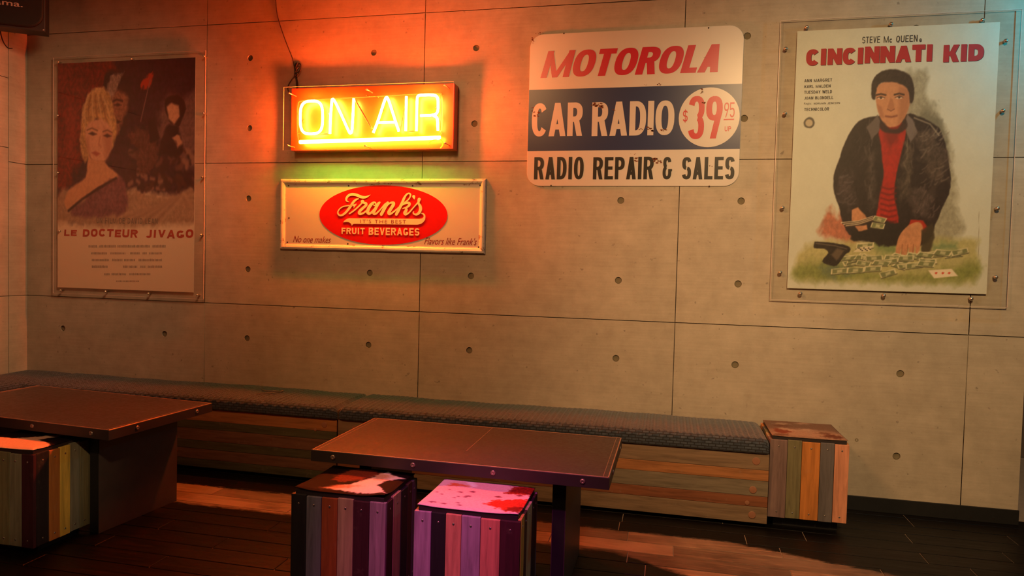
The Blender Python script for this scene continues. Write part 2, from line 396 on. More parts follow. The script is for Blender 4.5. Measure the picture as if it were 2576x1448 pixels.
# ------------------------------------------------------------------ painter for flat prints and hides
class Paint:
    def __init__(s, W, H, bg, tf=None):
        s.W, s.H = W, H
        s.v, s.u = np.mgrid[0:H, 0:W].astype(float)
        s.u /= (W-1); s.v /= (H-1)                      # u right, v up
        s.img = np.ones((H, W, 3))*np.array(bg)/255.0
        s.tf = tf or (lambda a, b: (a, b)); s.rng = np.random.RandomState(5)
        s.smooth = tf is not None
    def nz(s, f, seed):
        r = np.random.RandomState(seed); o = np.zeros((s.H, s.W))
        for k in range(4):
            a = r.rand(4)*2*pi; fx = f*(1.7**k)
            o += (np.sin(s.u*fx*6+a[0]+2*np.sin(s.v*fx*4+a[1]))*np.sin(s.v*fx*7+a[2]+2*np.sin(s.u*fx*5+a[3])))/(1.5**k)
        return o/2.2
    def poly(s, pts, c, soft=0.006, alpha=1.0, warp=0.0, seed=0, var=0.0):
        q = [s.tf(*p) for p in pts]
        if len(q) > 6 and s.smooth: q = spline(q, 3, True)
        q = np.array(q); U, V = s.u, s.v
        if warp: U = U+warp*s.nz(5, seed); V = V+warp*s.nz(5, seed+1)
        dmin = np.full(U.shape, 9.0); inside = np.zeros(U.shape, bool); n = len(q)
        for i in range(n):
            x1, y1 = q[i]; x2, y2 = q[(i+1) % n]
            dx, dy = x2-x1, y2-y1; L = dx*dx+dy*dy+1e-12
            t = np.clip(((U-x1)*dx+(V-y1)*dy)/L, 0, 1)
            dmin = np.minimum(dmin, np.hypot(U-x1-t*dx, V-y1-t*dy))
            if abs(dy) > 1e-12:
                cr = ((y1 > V) != (y2 > V)) & (U < dx*(V-y1)/dy+x1); inside ^= cr
        sd = np.where(inside, dmin, -dmin)
        s._put(np.clip(sd/soft+0.5, 0, 1)*alpha, c, var, seed)
    def _put(s, a, c, var=0, seed=0):
        c = np.array(c)/255.0
        cc = np.ones(s.img.shape)*c
        if var: cc = cc*(1+var*s.nz(14, seed+3))[..., None]
        s.img = s.img*(1-a[..., None])+cc*a[..., None]
    def stroke(s, pts, c, w, soft=0.004, alpha=1.0):
        q = [s.tf(*p) for p in pts]; dmin = np.full(s.u.shape, 9.0)
        for (x1, y1), (x2, y2) in zip(q, q[1:]):
            dx, dy = x2-x1, y2-y1; L = dx*dx+dy*dy+1e-12
            t = np.clip(((s.u-x1)*dx+(s.v-y1)*dy)/L, 0, 1)
            dmin = np.minimum(dmin, np.hypot(s.u-x1-t*dx, s.v-y1-t*dy))
        s._put(np.clip((w-dmin)/soft+0.5, 0, 1)*alpha, c)
    def grid(s, name, fn, mat, parent, close=None):
        """fn(u,v)->xyz; vertex colours from the painting"""
        W, H = s.W, s.H
        co = np.array(fn(s.u, s.v)).reshape(3, -1).T
        i = np.arange(W*H).reshape(H, W)
        f = np.stack([i[:-1, :-1], i[:-1, 1:], i[1:, 1:], i[1:, :-1]], -1).reshape(-1, 4)
        me = bpy.data.meshes.new(name); me.from_pydata(co.tolist(), [], f.tolist())
        ca = me.color_attributes.new('Paint', 'FLOAT_COLOR', 'POINT')
        im = np.clip(s.img, 0, 1); lin = np.where(im <= 0.04045, im/12.92, ((im+0.055)/1.055)**2.4)
        rgba = np.ones((W*H, 4), np.float32); rgba[:, :3] = lin.reshape(-1, 3)
        ca.data.foreach_set('color', rgba.ravel())
        return link(name, me, mat, parent)

# ================================================================== THE SETTING
XL, XR = -1.42, 4.72          # left wall, free right end of the concrete wall
ROWS = [3.63, 2.745, 1.862, 0.958, 0.085]
COLS = [XL, 0.0, 1.480, 2.990, 4.458, XR]
wall = boxo('wall_back', (XL, XR, 0.0, 0.16, 0.0, 3.4), 'joint'); tag(wall, kind='structure')
HOLES = [(-1.108, [.75]), (-.301, [.75])]
HX = {0: [-1.108, -.301], 1: [.3125, 1.153], 2: [1.800, 2.669], 3: [3.319, 4.147], 4: []}
HR = 0.0192
for r in range(4):
    z1, z0 = ROWS[r], ROWS[r+1]
    if r == 0: z1 = 3.4
    for c in range(5):
        x0, x1 = COLS[c]+(0 if c == 0 else .0022), COLS[c+1]-(.0022 if c < 4 else 0)
        hs = []
        for hxx in HX[c]:
            for q in (0.25, 0.75):
                hz = ROWS[r+1]+(ROWS[r]-ROWS[r+1])*q
                if c == 0 and r < 3: continue
                if hz < 3.35: hs.append((hxx, hz))
        zb = z0+.0022 if r < 3 else z0-0.02
        holed_plate('concrete_panel', [(x0, zb), (x1, zb), (x1, z1-.0022), (x0, z1-.0022)], [circ(a, b, HR) for a, b in hs], -0.012, 0.0, 'concrete', wall)
        for a, b in hs:
            bm = bmesh.new(); disc_lathe(bm, (a, 0.0, b), (0, -1, 0), [(HR*.99, 0), (HR*.99, .006), (HR*.7, .0045), (0, .004)], 16)
            bmobj('tie_hole_plug', bm, 'plug', wall, True)
# all wall-mounted things start at the panel face
WY = -0.012
# small anchor hole low on the wall
bm = bmesh.new(); a = P(2155, 1106, WY); disc_lathe(bm, (a.x, WY, a.z), (0, -1, 0), [(.009, -.001), (.009, .001), (.005, .001), (.004, -.006), (0, -.006)], 10)
bmobj('wall_anchor', bm, 'plug', wall)

lw = boxo('wall_left', (XL-.16, XL, -5.2, 0.16, 0.0, 3.4), 'joint'); tag(lw, kind='structure')
for ya, yb, za, zb in [(-.148, -.012, 1.864, 3.4), (-.148, -.012, .960, 1.860), (-.148, -.012, 0, .956),
                       (-1.2, -.152, 2.42, 3.4), (-1.2, -.152, 1.957, 2.416), (-1.2, -.152, .960, 1.953), (-1.2, -.152, 0, .956),
                       (-5.2, -1.204, 0, 3.4)]:
    boxo('concrete_panel', (XL-.002, XL+.012, ya, yb, za, zb), 'concrete', lw)
far = boxo('wall_far', (XR+.02, 7.0, 1.5, 1.6, 0, 3.4), 'rwall'); tag(far, kind='structure')
rw = boxo('wall_right', (5.6, 5.7, -5.2, 1.5, 0, 3.4), 'rwall'); tag(rw, kind='structure')
ce = boxo('ceiling', (-1.6, 7.0, -5.2, 1.6, 3.4, 3.5), 'ceil'); tag(ce, kind='structure')
bb = boxo('baseboard_back', (3.5, XR+.004, -0.020, 0.0, 0.0, 0.076), 'base', bev=0.002); tag(bb, kind='structure')

# ------------------------------------------------------------------ floor of dark wood-look planks
def m_floor():
    t = NT('floor_plank')
    tc = t.add('ShaderNodeTexCoord'); oi = t.add('ShaderNodeObjectInfo'); gm = t.add('ShaderNodeNewGeometry')
    vm = t.add('ShaderNodeVectorMath', operation='MULTIPLY_ADD')
    t.l.new(oi.outputs['Random'], vm.inputs[0]); vm.inputs[1].default_value = (31.1, 17.7, 9.3); t.l.new(tc.outputs['Object'], vm.inputs[2])
    mp = t.add('ShaderNodeMapping'); mp.inputs['Scale'].default_value = (1.6, 22, 10); t.l.new(vm.outputs[0], mp.inputs[0])
    g = t.noise(mp.outputs[0], 3.0, 9, 0.65, 0.8)
    n2 = t.noise(vm.outputs[0], 3, 6, 0.6, 0.5)
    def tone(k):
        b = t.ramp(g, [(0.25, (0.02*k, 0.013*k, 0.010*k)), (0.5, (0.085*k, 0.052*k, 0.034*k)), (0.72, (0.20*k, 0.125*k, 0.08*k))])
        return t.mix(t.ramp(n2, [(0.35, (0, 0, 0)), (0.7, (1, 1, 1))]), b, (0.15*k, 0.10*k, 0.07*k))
    # lit band before the benches painted into the board colour, widening to the right
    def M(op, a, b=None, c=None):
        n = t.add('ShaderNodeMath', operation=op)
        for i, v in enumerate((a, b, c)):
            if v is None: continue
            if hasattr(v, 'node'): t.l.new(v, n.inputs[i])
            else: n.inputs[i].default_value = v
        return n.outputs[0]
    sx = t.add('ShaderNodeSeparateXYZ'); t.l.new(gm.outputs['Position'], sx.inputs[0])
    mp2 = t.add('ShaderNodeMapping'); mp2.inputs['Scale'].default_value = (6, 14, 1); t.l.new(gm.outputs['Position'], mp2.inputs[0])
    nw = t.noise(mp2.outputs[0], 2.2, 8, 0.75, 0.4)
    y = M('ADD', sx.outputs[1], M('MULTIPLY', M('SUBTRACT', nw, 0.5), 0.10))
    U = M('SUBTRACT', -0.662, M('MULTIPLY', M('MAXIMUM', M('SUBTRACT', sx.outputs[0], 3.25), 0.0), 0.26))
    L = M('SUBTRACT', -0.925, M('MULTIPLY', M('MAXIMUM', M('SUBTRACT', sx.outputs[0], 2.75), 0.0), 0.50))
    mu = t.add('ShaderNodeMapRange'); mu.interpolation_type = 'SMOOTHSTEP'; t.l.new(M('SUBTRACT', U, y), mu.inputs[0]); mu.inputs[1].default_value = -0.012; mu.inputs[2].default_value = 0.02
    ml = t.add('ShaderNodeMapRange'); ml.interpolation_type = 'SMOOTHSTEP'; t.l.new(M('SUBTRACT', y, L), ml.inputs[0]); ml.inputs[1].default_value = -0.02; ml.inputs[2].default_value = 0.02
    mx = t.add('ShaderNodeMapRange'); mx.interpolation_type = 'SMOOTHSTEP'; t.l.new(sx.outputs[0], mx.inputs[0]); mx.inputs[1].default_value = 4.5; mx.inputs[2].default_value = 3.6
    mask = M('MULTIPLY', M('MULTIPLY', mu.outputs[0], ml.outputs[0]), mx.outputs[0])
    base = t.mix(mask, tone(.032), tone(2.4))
    rn = t.ramp(oi.outputs['Random'], [(0.0, (0.6, 0.6, 0.6)), (1.0, (1.35, 1.3, 1.25))])
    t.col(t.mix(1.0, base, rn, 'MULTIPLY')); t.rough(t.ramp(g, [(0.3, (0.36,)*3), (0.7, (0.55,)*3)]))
    t.b.inputs['Specular IOR Level'].default_value = 0.25; t.bump(g, 0.35, 0.0015)
    return t.m
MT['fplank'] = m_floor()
MT['grout'] = m_plain('floor_grout', (0.36, 0.27, 0.20), 0.6)
MT['subfloor'] = m_plain('subfloor', (0.05, 0.035, 0.028), 0.6)
fl = boxo('floor', (-1.6, 7.0, -5.2, 1.6, -0.12, -0.004), 'grout'); tag(fl, kind='structure')
JO = {0: 3.34, 1: 4.27, 2: 3.88, 3: 3.34}     # one butt joint of each row, read off the photograph
JL = {4: .0}
rowj = {3: [-.2, .62+.0, 1.4, 2.2, 2.75, 3.34, 4.1], 4: [-1.0, -.2, .615, 1.4, 2.1, 2.8, 3.48, 4.26], 5: [-.6, .3, 1.13, 1.9, 2.45, 3.008, 3.87, 4.6],
        6: [-1.1, -.3, .45, 1.25, 2.1, 2.81, 3.487, 4.4]}
def joints(k):
    if k in rowj: return [j for j in rowj[k] if j < XR]
    o = (k*0.37) % 0.86
    return [XL+o+.86*i for i in range(-1, 9) if XL+.15 < XL+o+.86*i < 5.4]
BM0 = {}
yk = -0.193
for k in range(22):
    y1 = -0.193-.118*(k-0)-.0 if k else -0.193
    ytop = y1; ybot = y1-.118+.0045
    xs = [XL+.012]+sorted(joints(k))+[5.58]
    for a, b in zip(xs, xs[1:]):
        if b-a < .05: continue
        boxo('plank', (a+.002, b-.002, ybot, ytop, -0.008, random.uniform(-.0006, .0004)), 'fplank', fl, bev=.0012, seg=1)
for kk in (0, 1, 2):     # strip along the wall
    ya = -.193+.0045+.118*kk
    if ya > .05: break
    for a in [XL+.012+.8*i for i in range(9)]:
        b = min(a+.796, 5.58)
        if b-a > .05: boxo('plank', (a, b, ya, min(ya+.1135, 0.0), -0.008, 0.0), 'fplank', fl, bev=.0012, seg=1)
boxo('floor_field', (XL, 5.6, -5.2, -.193-.118*22, -0.006, -.0005), 'subfloor', fl)

# ================================================================== BENCHES ALONG THE WALL
for n, c in dict(w_tan=(0.22, 0.15, 0.09), w_orange=(0.36, 0.155, 0.055), w_olive=(0.19, 0.16, 0.11), w_red=(0.22, 0.08, 0.035), w_green=(0.085, 0.085, 0.045), w_brown=(0.17, 0.085, 0.05)).items():
    MT[n+'_x'] = m_wood(n+'_x', c, 'X', wear=0.5)
    MT[n+'_y'] = m_wood(n+'_y', c, 'Y', wear=0.5)
MT['knot'] = m_plain('pine_knot_filler', (0.30, 0.135, 0.075), 0.6)
MT['screw'] = m_plain('screw_steel', (0.45, 0.42, 0.38), 0.35, 0.9, scale=200)
def bench(name, x0, x1, y0, y1, cols, heights, label, knots, along='x'):
    """box bench clad with horizontal boards on its front (x runs along, y0 is the front)"""
    e = empty(name, ((x0+x1)/2, (y0+y1)/2, 0), label, 'bench', 'clad benches along the walls')
    ox, oy = e.location.x, e.location.y
    def bx(n, d, m, bev=.002):
        o = boxo(n, (d[0]-ox, d[1]-ox, d[2]-oy, d[3]-oy, d[4], d[5]), m, e, bev=bev); return o
    bx('carcass', (x0+.01, x1-.01, y0+.020, y1, 0.02, .362), 'dark')
    bx('plinth', (x0+.03, x1-.03, y0+.05, y1-.02, 0.0, .021), 'dark')
    z = .365
    for i, (c, h) in enumerate(zip(cols, heights)):
        p = random.uniform(-.0012, .0012)
        o = bx('board', (x0, x1, y0+p, y0+.020, z-h+.0015, z), c, .0015)
        z -= h
    for kx, kz, kr in knots:
        bm = bmesh.new(); disc_lathe(bm, (kx-ox, y0-oy-.0012, kz), (0, -1, 0), [(kr, -.002), (kr, .0003), (kr*.9, .0006), (0, .0006)], 14)
        bmobj('knot_plug', bm, 'knot', e, True)
    return e
SEAM = 1.165
bench('clad_bench', SEAM+.004, 3.455, -.435, -.015, ['w_tan_x', 'w_orange_x', 'w_olive_x', 'w_red_x', 'w_tan_x'], [.080, .054, .077, .053, .081],
      'long low bench clad in tan and orange boards, touching the wall-side cube stool', [(3.395, .328, .019), (3.385, .185, .018), (3.36, .118, .011), (3.385, .060, .018), (1.27, .325, .018)])
bench('clad_bench', -.972, SEAM-.004, -.435, -.015, ['w_orange_x', 'w_green_x', 'w_brown_x', 'w_green_x', 'w_brown_x', 'w_green_x'], [.070, .048, .070, .048, .062, .047],
      'low bench clad in dark orange and green boards, below the neon sign', [(1.085, .332, .016), (1.03, .300, .008)])
eb = empty('clad_bench', (-1.19, -1.3, 0), 'short bench end running towards the viewer along the left wall', 'bench', 'clad benches along the walls')
boxo('carcass', (-.205, .20, -.9, .88, .02, .362), 'dark', eb)
boxo('plinth', (-.18, .17, -.87, .85, 0, .021), 'dark', eb)
z = .365
for c, h in zip(['w_orange_y', 'w_green_y', 'w_brown_y', 'w_green_y', 'w_brown_y'], [.07, .05, .08, .06, .085]):
    boxo('board', (.200, .22, -.9, .83, z-h+.0015, z), c, eb, bev=.0015); z -= h

# ------------------------------------------------------------------ woven cushions
def m_weave():
    t = NT('woven_charcoal')
    tc = t.add('ShaderNodeTexCoord')
    br = t.add('ShaderNodeTexBrick'); mp = t.add('ShaderNodeMapping'); mp.inputs['Scale'].default_value = (1, 1, 1)
    t.l.new(tc.outputs['UV'], mp.inputs[0]); t.l.new(mp.outputs[0], br.inputs[0])
    br.inputs['Scale'].default_value = 1.0; br.inputs['Brick Width'].default_value = .034; br.inputs['Row Height'].default_value = .014
    br.inputs['Mortar Size'].default_value = .0032; br.inputs['Mortar Smooth'].default_value = .7
    br.inputs['Color1'].default_value = (0.030, 0.044, 0.068, 1); br.inputs['Color2'].default_value = (0.058, 0.076, 0.106, 1); br.inputs['Mortar'].default_value = (0.010, 0.011, 0.013, 1)
    n = t.noise(tc.outputs['Object'], 60, 4, 0.7)
    t.col(t.mix(0.5, br.outputs[0], n, 'OVERLAY')); t.rough(0.88)
    t.b.inputs['Sheen Weight'].default_value = 0.25
    t.bump(t.mix(0.25, br.outputs[0], n), 1.0, 0.006)
    return t.m
MT['weave'] = m_weave()
def cushion(x0, x1, yf, yb, z0, z1, label, axis='x', ends=True):
    """long soft cushion: profile round the front edge, cross ribs on the top, scalloped knit on the front"""
    L = x1-x0; nx = int(L/.006)
    prof = []                                    # (offset from front, z, arc, toptness)
    R = .026
    H = z1-z0; D = yb-yf
    raw = [(.012, 0), (.003, .004)]+[(0.0, .014+(H-.014-R)*i/5) for i in range(6)]
    raw += [(R-R*math.cos(a), H-R+R*math.sin(a)) for a in [math.radians(15*i) for i in range(1, 7)]]
    raw += [(R+(D-2*R)*i/22, H+.006*math.sin(pi*i/22)) for i in range(1, 23)]
    raw += [(D-R+R*math.sin(a), H-R+R*math.cos(a)) for a in [math.radians(18*i) for i in range(1, 6)]]
    raw += [(D, .004), (D-.01, 0)]
    arc = [0]
    for a, b in zip(raw, raw[1:]): arc.append(arc[-1]+math.hypot(b[0]-a[0], b[1]-a[1]))
    co = []; uv = []
    rs = random.Random(3); ph = [rs.uniform(0, 6) for _ in range(4)]
    for i in range(nx+1):
        x = L*i/nx; e = min(x, L-x)
        sq = 1-max(0, 1-e/.03)**2.2*.30 if ends else 1
        rib = math.sin(x*2*pi/.031+1.2*math.sin(x*5+ph[0])+.8*math.sin(x*13+ph[1]))
        lump = .003*math.sin(x*4+ph[2])+.0015*math.sin(x*17+ph[3])
        for j, (o, h) in enumerate(raw):
            top = max(0, min(1, (h-H*.62)/(H*.38))) if o > .004 else 0
            hh = h*sq
            if top and o > R*.5: hh += top*(.0036*rib*(1 if o < D-R else .3)+lump*min(1, o/.08))
            oo = o
            if o < .02 and h > .01: oo += .0025*math.sin(x*2*pi/.052+(pi if int(h/.011) % 2 else 0))*(1-top)-.004*math.sin(pi*h/H)
            oo = oo+(D/2-oo)*(1-sq)*.12
            if axis == 'x': co.append((x0+x, yf+oo, z0+hh))
            else: co.append((yf-oo, x0+x, z0+hh))
            uv.append((x, arc[j]))
    m = len(raw); f = []
    for i in range(nx):
        for j in range(m-1): f.append((i*m+j, (i+1)*m+j, (i+1)*m+j+1, i*m+j+1))
    f.append(tuple(range(m))[::-1]); f.append(tuple(nx*m+j for j in range(m)))
    if axis != 'x': f = [t[::-1] for t in f]
    me = bpy.data.meshes.new('seat_cushion'); me.from_pydata(co, [], f)
    ul = me.uv_layers.new(name='UVMap')
    for lp in me.loops: ul.data[lp.index].uv = uv[lp.vertex_index]
    for p in me.polygons: p.use_smooth = len(p.vertices) == 4
    o = link('seat_cushion', me, 'weave')
    return tag(o, label, 'cushion', 'woven bench cushions')
cushion(SEAM+.012, 3.452, -.448, -.022, .3655, .443, 'dark woven cushion on the right bench, ending at the wall-side cube stool')
cushion(-.975, SEAM+.004, -.448, -.022, .3655, .443, 'dark woven seat cushion under the neon sign, with a thin cord lying on it')

def side_cushion():
    o = cushion(-2.15, -.020, -.982, -.560, .3655, .440, 'dark woven cushion in the far left corner, against the left wall', axis='y')
    return o
side_cushion()

# thin cord lying on the cushion
MT['cord'] = m_plain('grey_cord', (0.10, 0.085, 0.075), 0.6)
MT['cable'] = m_plain('black_cable', (0.035, 0.022, 0.018), 0.5)
bm = bmesh.new()
zc = .4605
tube(bm, smooth_path([(.555, -.215, zc), (.60, -.26, zc), (.655, -.265, zc+.002), (.700, -.215, zc+.004), (.712, -.25, zc+.004), (.700, -.285, zc+.003), (.66, -.31, zc), (.60, -.345, zc-.002)], 3), .0032, 6)
c = bmobj('loose_cord', bm, 'cord', None, True); tag(c, 'thin grey cord looped on the woven cushion below the neon sign', 'cord')
bm = bmesh.new(); disc_lathe(bm, (.704, -.245, zc+.003), (1, 0, .1), [(.0, -.007), (.006, -.006), (.007, .004), (0, .006)], 10)
bmobj('end_clip', bm, 'cord', c, True)

# ================================================================== CUBE STOOLS
PAL = dict(black=(0.018, 0.016, 0.018), grey=(0.16, 0.165, 0.19), rust=(0.34, 0.085, 0.022), tan=(0.42, 0.30, 0.17), maroon=(0.055, 0.014, 0.020), mauve=(0.32, 0.23, 0.27),
           lilac=(0.37, 0.27, 0.36), salmon=(0.62, 0.27, 0.16), redwood=(0.60, 0.22, 0.15), yellow=(0.74, 0.50, 0.08), pale=(0.60, 0.56, 0.26), dkbrown=(0.06, 0.035, 0.02),
           olive=(0.22, 0.20, 0.10), slate=(0.12, 0.11, 0.115), orange=(0.50, 0.185, 0.04), purplegrey=(0.20, 0.13, 0.12), greygreen=(0.24, 0.23, 0.15), moss=(0.17, 0.155, 0.08))
for k, c in PAL.items(): MT['p_'+k] = m_wood('board_'+k, c, 'Z', wear=0.22, dark=0.62)
MT['hide'] = m_vcol('cowhide', 0.75, 0.35)
MT['hide'].node_tree.nodes['Principled BSDF'].inputs['Specular IOR Level'].default_value = 0.1
MT['padcore'] = m_plain('black_pad_board', (0.02, 0.014, 0.014), 0.6)
def stool(x0, yf, w, d, ztop, label, fr, fw, sd, paint, curl=0.0, rz=0.0, z0=.03):
    cx, cy = x0+w/2, yf+d/2
    e = empty('cube_stool', (cx, cy, 0), label, 'stool', 'plank-clad cube stools', rz)
    t = .016
    boxo('carcass', (-w/2+t, w/2-t, -d/2+t, d/2-t, z0+.002, ztop-.004), 'dark', e)
    boxo('plinth', (-w/2+.035, w/2-.03, -d/2+.05, d/2-.04, 0, z0+.003), 'dark', e)
    def side(cols, ws, orient):
        tot = sum(ws); span = w if orient in 'fb' else d-2*t
        p = -span/2
        for c, ww in zip(cols, ws):
            q = p+span*ww/tot; j = random.uniform(-.001, .001); jz = random.uniform(-.003, .003)
            a, b = p+.0007, q-.0007
            if orient == 'f': dd = (a, b, -d/2+j, -d/2+t, z0+abs(jz), ztop+jz)
            elif orient == 'b': dd = (a, b, d/2-t, d/2+j, z0, ztop+jz)
            elif orient == 'r': dd = (w/2-t, w/2+j, a, b, z0+abs(jz), ztop+jz)
            else: dd = (-w/2+j, -w/2+t, a, b, z0, ztop+jz)
            o = boxo('board', dd, 'p_'+c, e, bev=.0022, seg=2)
            m = (p+q)/2
            if orient in 'fr':
                for zz in (ztop-.032, z0+.030):
                    bm = bmesh.new()
                    c3 = (m, -d/2+j-.0001, zz) if orient == 'f' else (w/2+j+.0001, m, zz)
                    disc_lathe(bm, c3, (0, -1, 0) if orient == 'f' else (1, 0, 0), [(.0042, -.001), (.004, .0008), (.0025, .0012), (.001, .0004), (0, .0004)], 10)
                    bmobj('screw', bm, 'screw', o, True)
            p = q
    side(fr, fw, 'f'); side(sd[0], sd[1], 'r')
    bk = list(fr)[::-1]; side(bk, list(fw)[::-1], 'b'); side(list(sd[0])[::-1], list(sd[1])[::-1], 'l')
    # pad: thin black board with a hide stretched over it
    i = .011
    px0, px1, py0, py1 = -w/2+i+.002, w/2-i, -d/2+i*.8, d/2-i
    pad = boxo('pad_board', (px0, px1, py0, py1, ztop-.006, ztop+.016), 'padcore', e, bev=.002)
    rs = random.Random(int(cx*100))
    def fn(u, v):
        X = px0-.003+(px1-px0+.006)*u; Y = py0-.003+(py1-py0+.006)*v
        ed = np.minimum(np.minimum(u, 1-u), np.minimum(v, 1-v))
        Z = ztop+.0165+.0035*np.clip(ed/.06, 0, 1)+.0012*np.sin(u*9+cx)*np.sin(v*7)
        cr = np.exp(-(((u-1)/.16)**2+((v)/.16)**2))*curl+np.exp(-((u/.12)**2+(v/.2)**2))*curl*.6
        return X, Y, Z+cr*.012
    h = paint.grid('hide_cover', fn, 'hide', e)
    sol = h.modifiers.new('thick', 'SOLIDIFY'); sol.thickness = .0022; sol.offset = 0
    for pg in h.data.polygons: pg.use_smooth = True
    return e
# hides (u to the right, v away from the viewer)
hA = Paint(110, 100, (20, 9, 12))
hA.poly([(.22, .60), (.30, .93), (.52, .96), (.66, .80), (.55, .52), (.40, .38), (.24, .42)], (120, 52, 34), .05, 1, .05, 3, .15)
hA.poly([(.28, .12), (.50, .34), (.60, .60), (.70, .95), (.80, .80), (.98, .72), (.80, .55), (.78, .40), (.99, .08), (.70, .04)], (236, 220, 205), .03, 1, .03, 8)
hA.poly([(.60, .62), (.66, .85), (.80, .76), (.78, .58)], (200, 150, 110), .08, .8, .05, 2)
hA.poly([(.24, .10), (.40, .30), (.62, .28), (.45, .12)], (205, 130, 90), .08, .8, .05, 5)
hB = Paint(110, 100, (214, 190, 198))
hB.poly([(.05, .55), (.12, .92), (.9, .95), (.98, .5), (.6, .35)], (205, 165, 175), .2, .7, .06, 2)
hB.poly([(.04, .97), (.30, 1.02), (.42, .78), (.36, .72), (.26, .93)], (225, 222, 230), .04, 1, .03, 6)
hB.poly([(.12, .72), (.14, .84), (.34, .78), (.36, .74)], (205, 95, 50), .04, .9, .04, 4)
hB.poly([(.74, .62), (.78, .92), (1.02, .98), (1.02, .66)], (130, 30, 22), .03, 1, .05, 9, .4)
hB.poly([(.62, .22), (.68, .36), (1.02, .54), (1.02, .08), (.90, .06), (.80, .10)], (200, 52, 38), .03, 1, .05, 12, .25)
hB.poly([(.84, .06), (.90, .22), (1.02, .30), (1.0, .02)], (110, 20, 22), .04, .9, .04, 15, .3)
rs = random.Random(4)
for _ in range(17):
    x, y = rs.uniform(.04, .44), rs.uniform(.05, .7); r = rs.uniform(.012, .026)
    hB.poly([(x-r*1.5, y), (x, y+r), (x+r*1.5, y+r*.4), (x+r, y-r)], (110, 50, 85), .015, .85)
for x, y in ((.70, .50), (.90, .60)): hB.poly([(x-.045, y), (x, y+.035), (x+.045, y), (x, y-.03)], (110, 40, 60), .015, .9)
hC = Paint(110, 100, (24, 14, 14))
hC.poly([(-.02, .05), (-.02, .45), (.30, .42), (.55, .62), (.70, .95), (.86, 1.0), (.72, .62), (.66, .48), (.80, .42), (1.0, .30), (1.02, -.02), (.3, -.02)], (226, 190, 160), .02, 1, .025, 5)
hE = Paint(90, 80, (118, 92, 78))
hE.poly([(0, 0), (1, 0), (1, .4), (.5, .5), (0, .35)], (170, 140, 118), .2, .8, .06, 3)
for i in range(9): x, y = rs.random(), rs.random(); hE.poly([(x-.12, y-.06), (x, y+.08), (x+.14, y+.02), (x+.02, y-.08)], (104, 66, 50) if i % 2 else (178, 150, 128), .06, .7, .05, i)
hE.poly([(.06, .20), (.1, .45), (.33, .30), (.2, .12)], (120, 60, 42), .05, .9, .05, 20)
hE.poly([(.68, .10), (.8, .32), (1.0, .18), (.9, .04)], (96, 58, 44), .05, .9, .05, 22)
stool(1.648, -1.757, .364, .315, .42, 'cube stool with dark brown and white hide pad, black, rust and tan boards',
      ['black', 'grey', 'rust', 'tan', 'maroon', 'mauve'], [1.0, .98, 1.02, 1.0, 1.0, 1.02], (['maroon', 'tan', 'black', 'dkbrown', 'slate'], [1.0, 1.3, 1.2, .8, .7]), hA, 1.0)
stool(2.127, -1.787, .370, .315, .42, 'cube stool with pale spotted hide pad, lilac and salmon boards',
      ['lilac', 'black', 'salmon', 'lilac', 'redwood', 'maroon'], [1.02, .85, .92, 1.1, 1.12, 1.12], (['yellow', 'dkbrown', 'pale', 'black', 'dkbrown'], [1.0, .8, 1.5, .9, .7]), hB, .5)
stool(.043, -1.647, .364, .30, .423, 'cube stool under the left table with black and cream hide pad',
      ['moss', 'olive', 'greygreen', 'olive', 'greygreen', 'maroon'], [1, 1, 1, 1, 1, 1.0], (['black', 'orange', 'yellow', 'greygreen', 'olive'], [1.15, 1.0, 1.0, 1.0, .9]), hC, .3)
stool(3.459, -.412, .362, .370, .437, 'cube stool against the wall at the bench end, mottled brown hide pad',
      ['purplegrey', 'moss', 'orange', 'slate', 'salmon'], [1.25, 1.0, 1.27, .98, 1.0], (['orange', 'slate', 'moss', 'tan', 'purplegrey'], [1, 1, 1, 1, 1]), hE, .2, 0.0, .052)

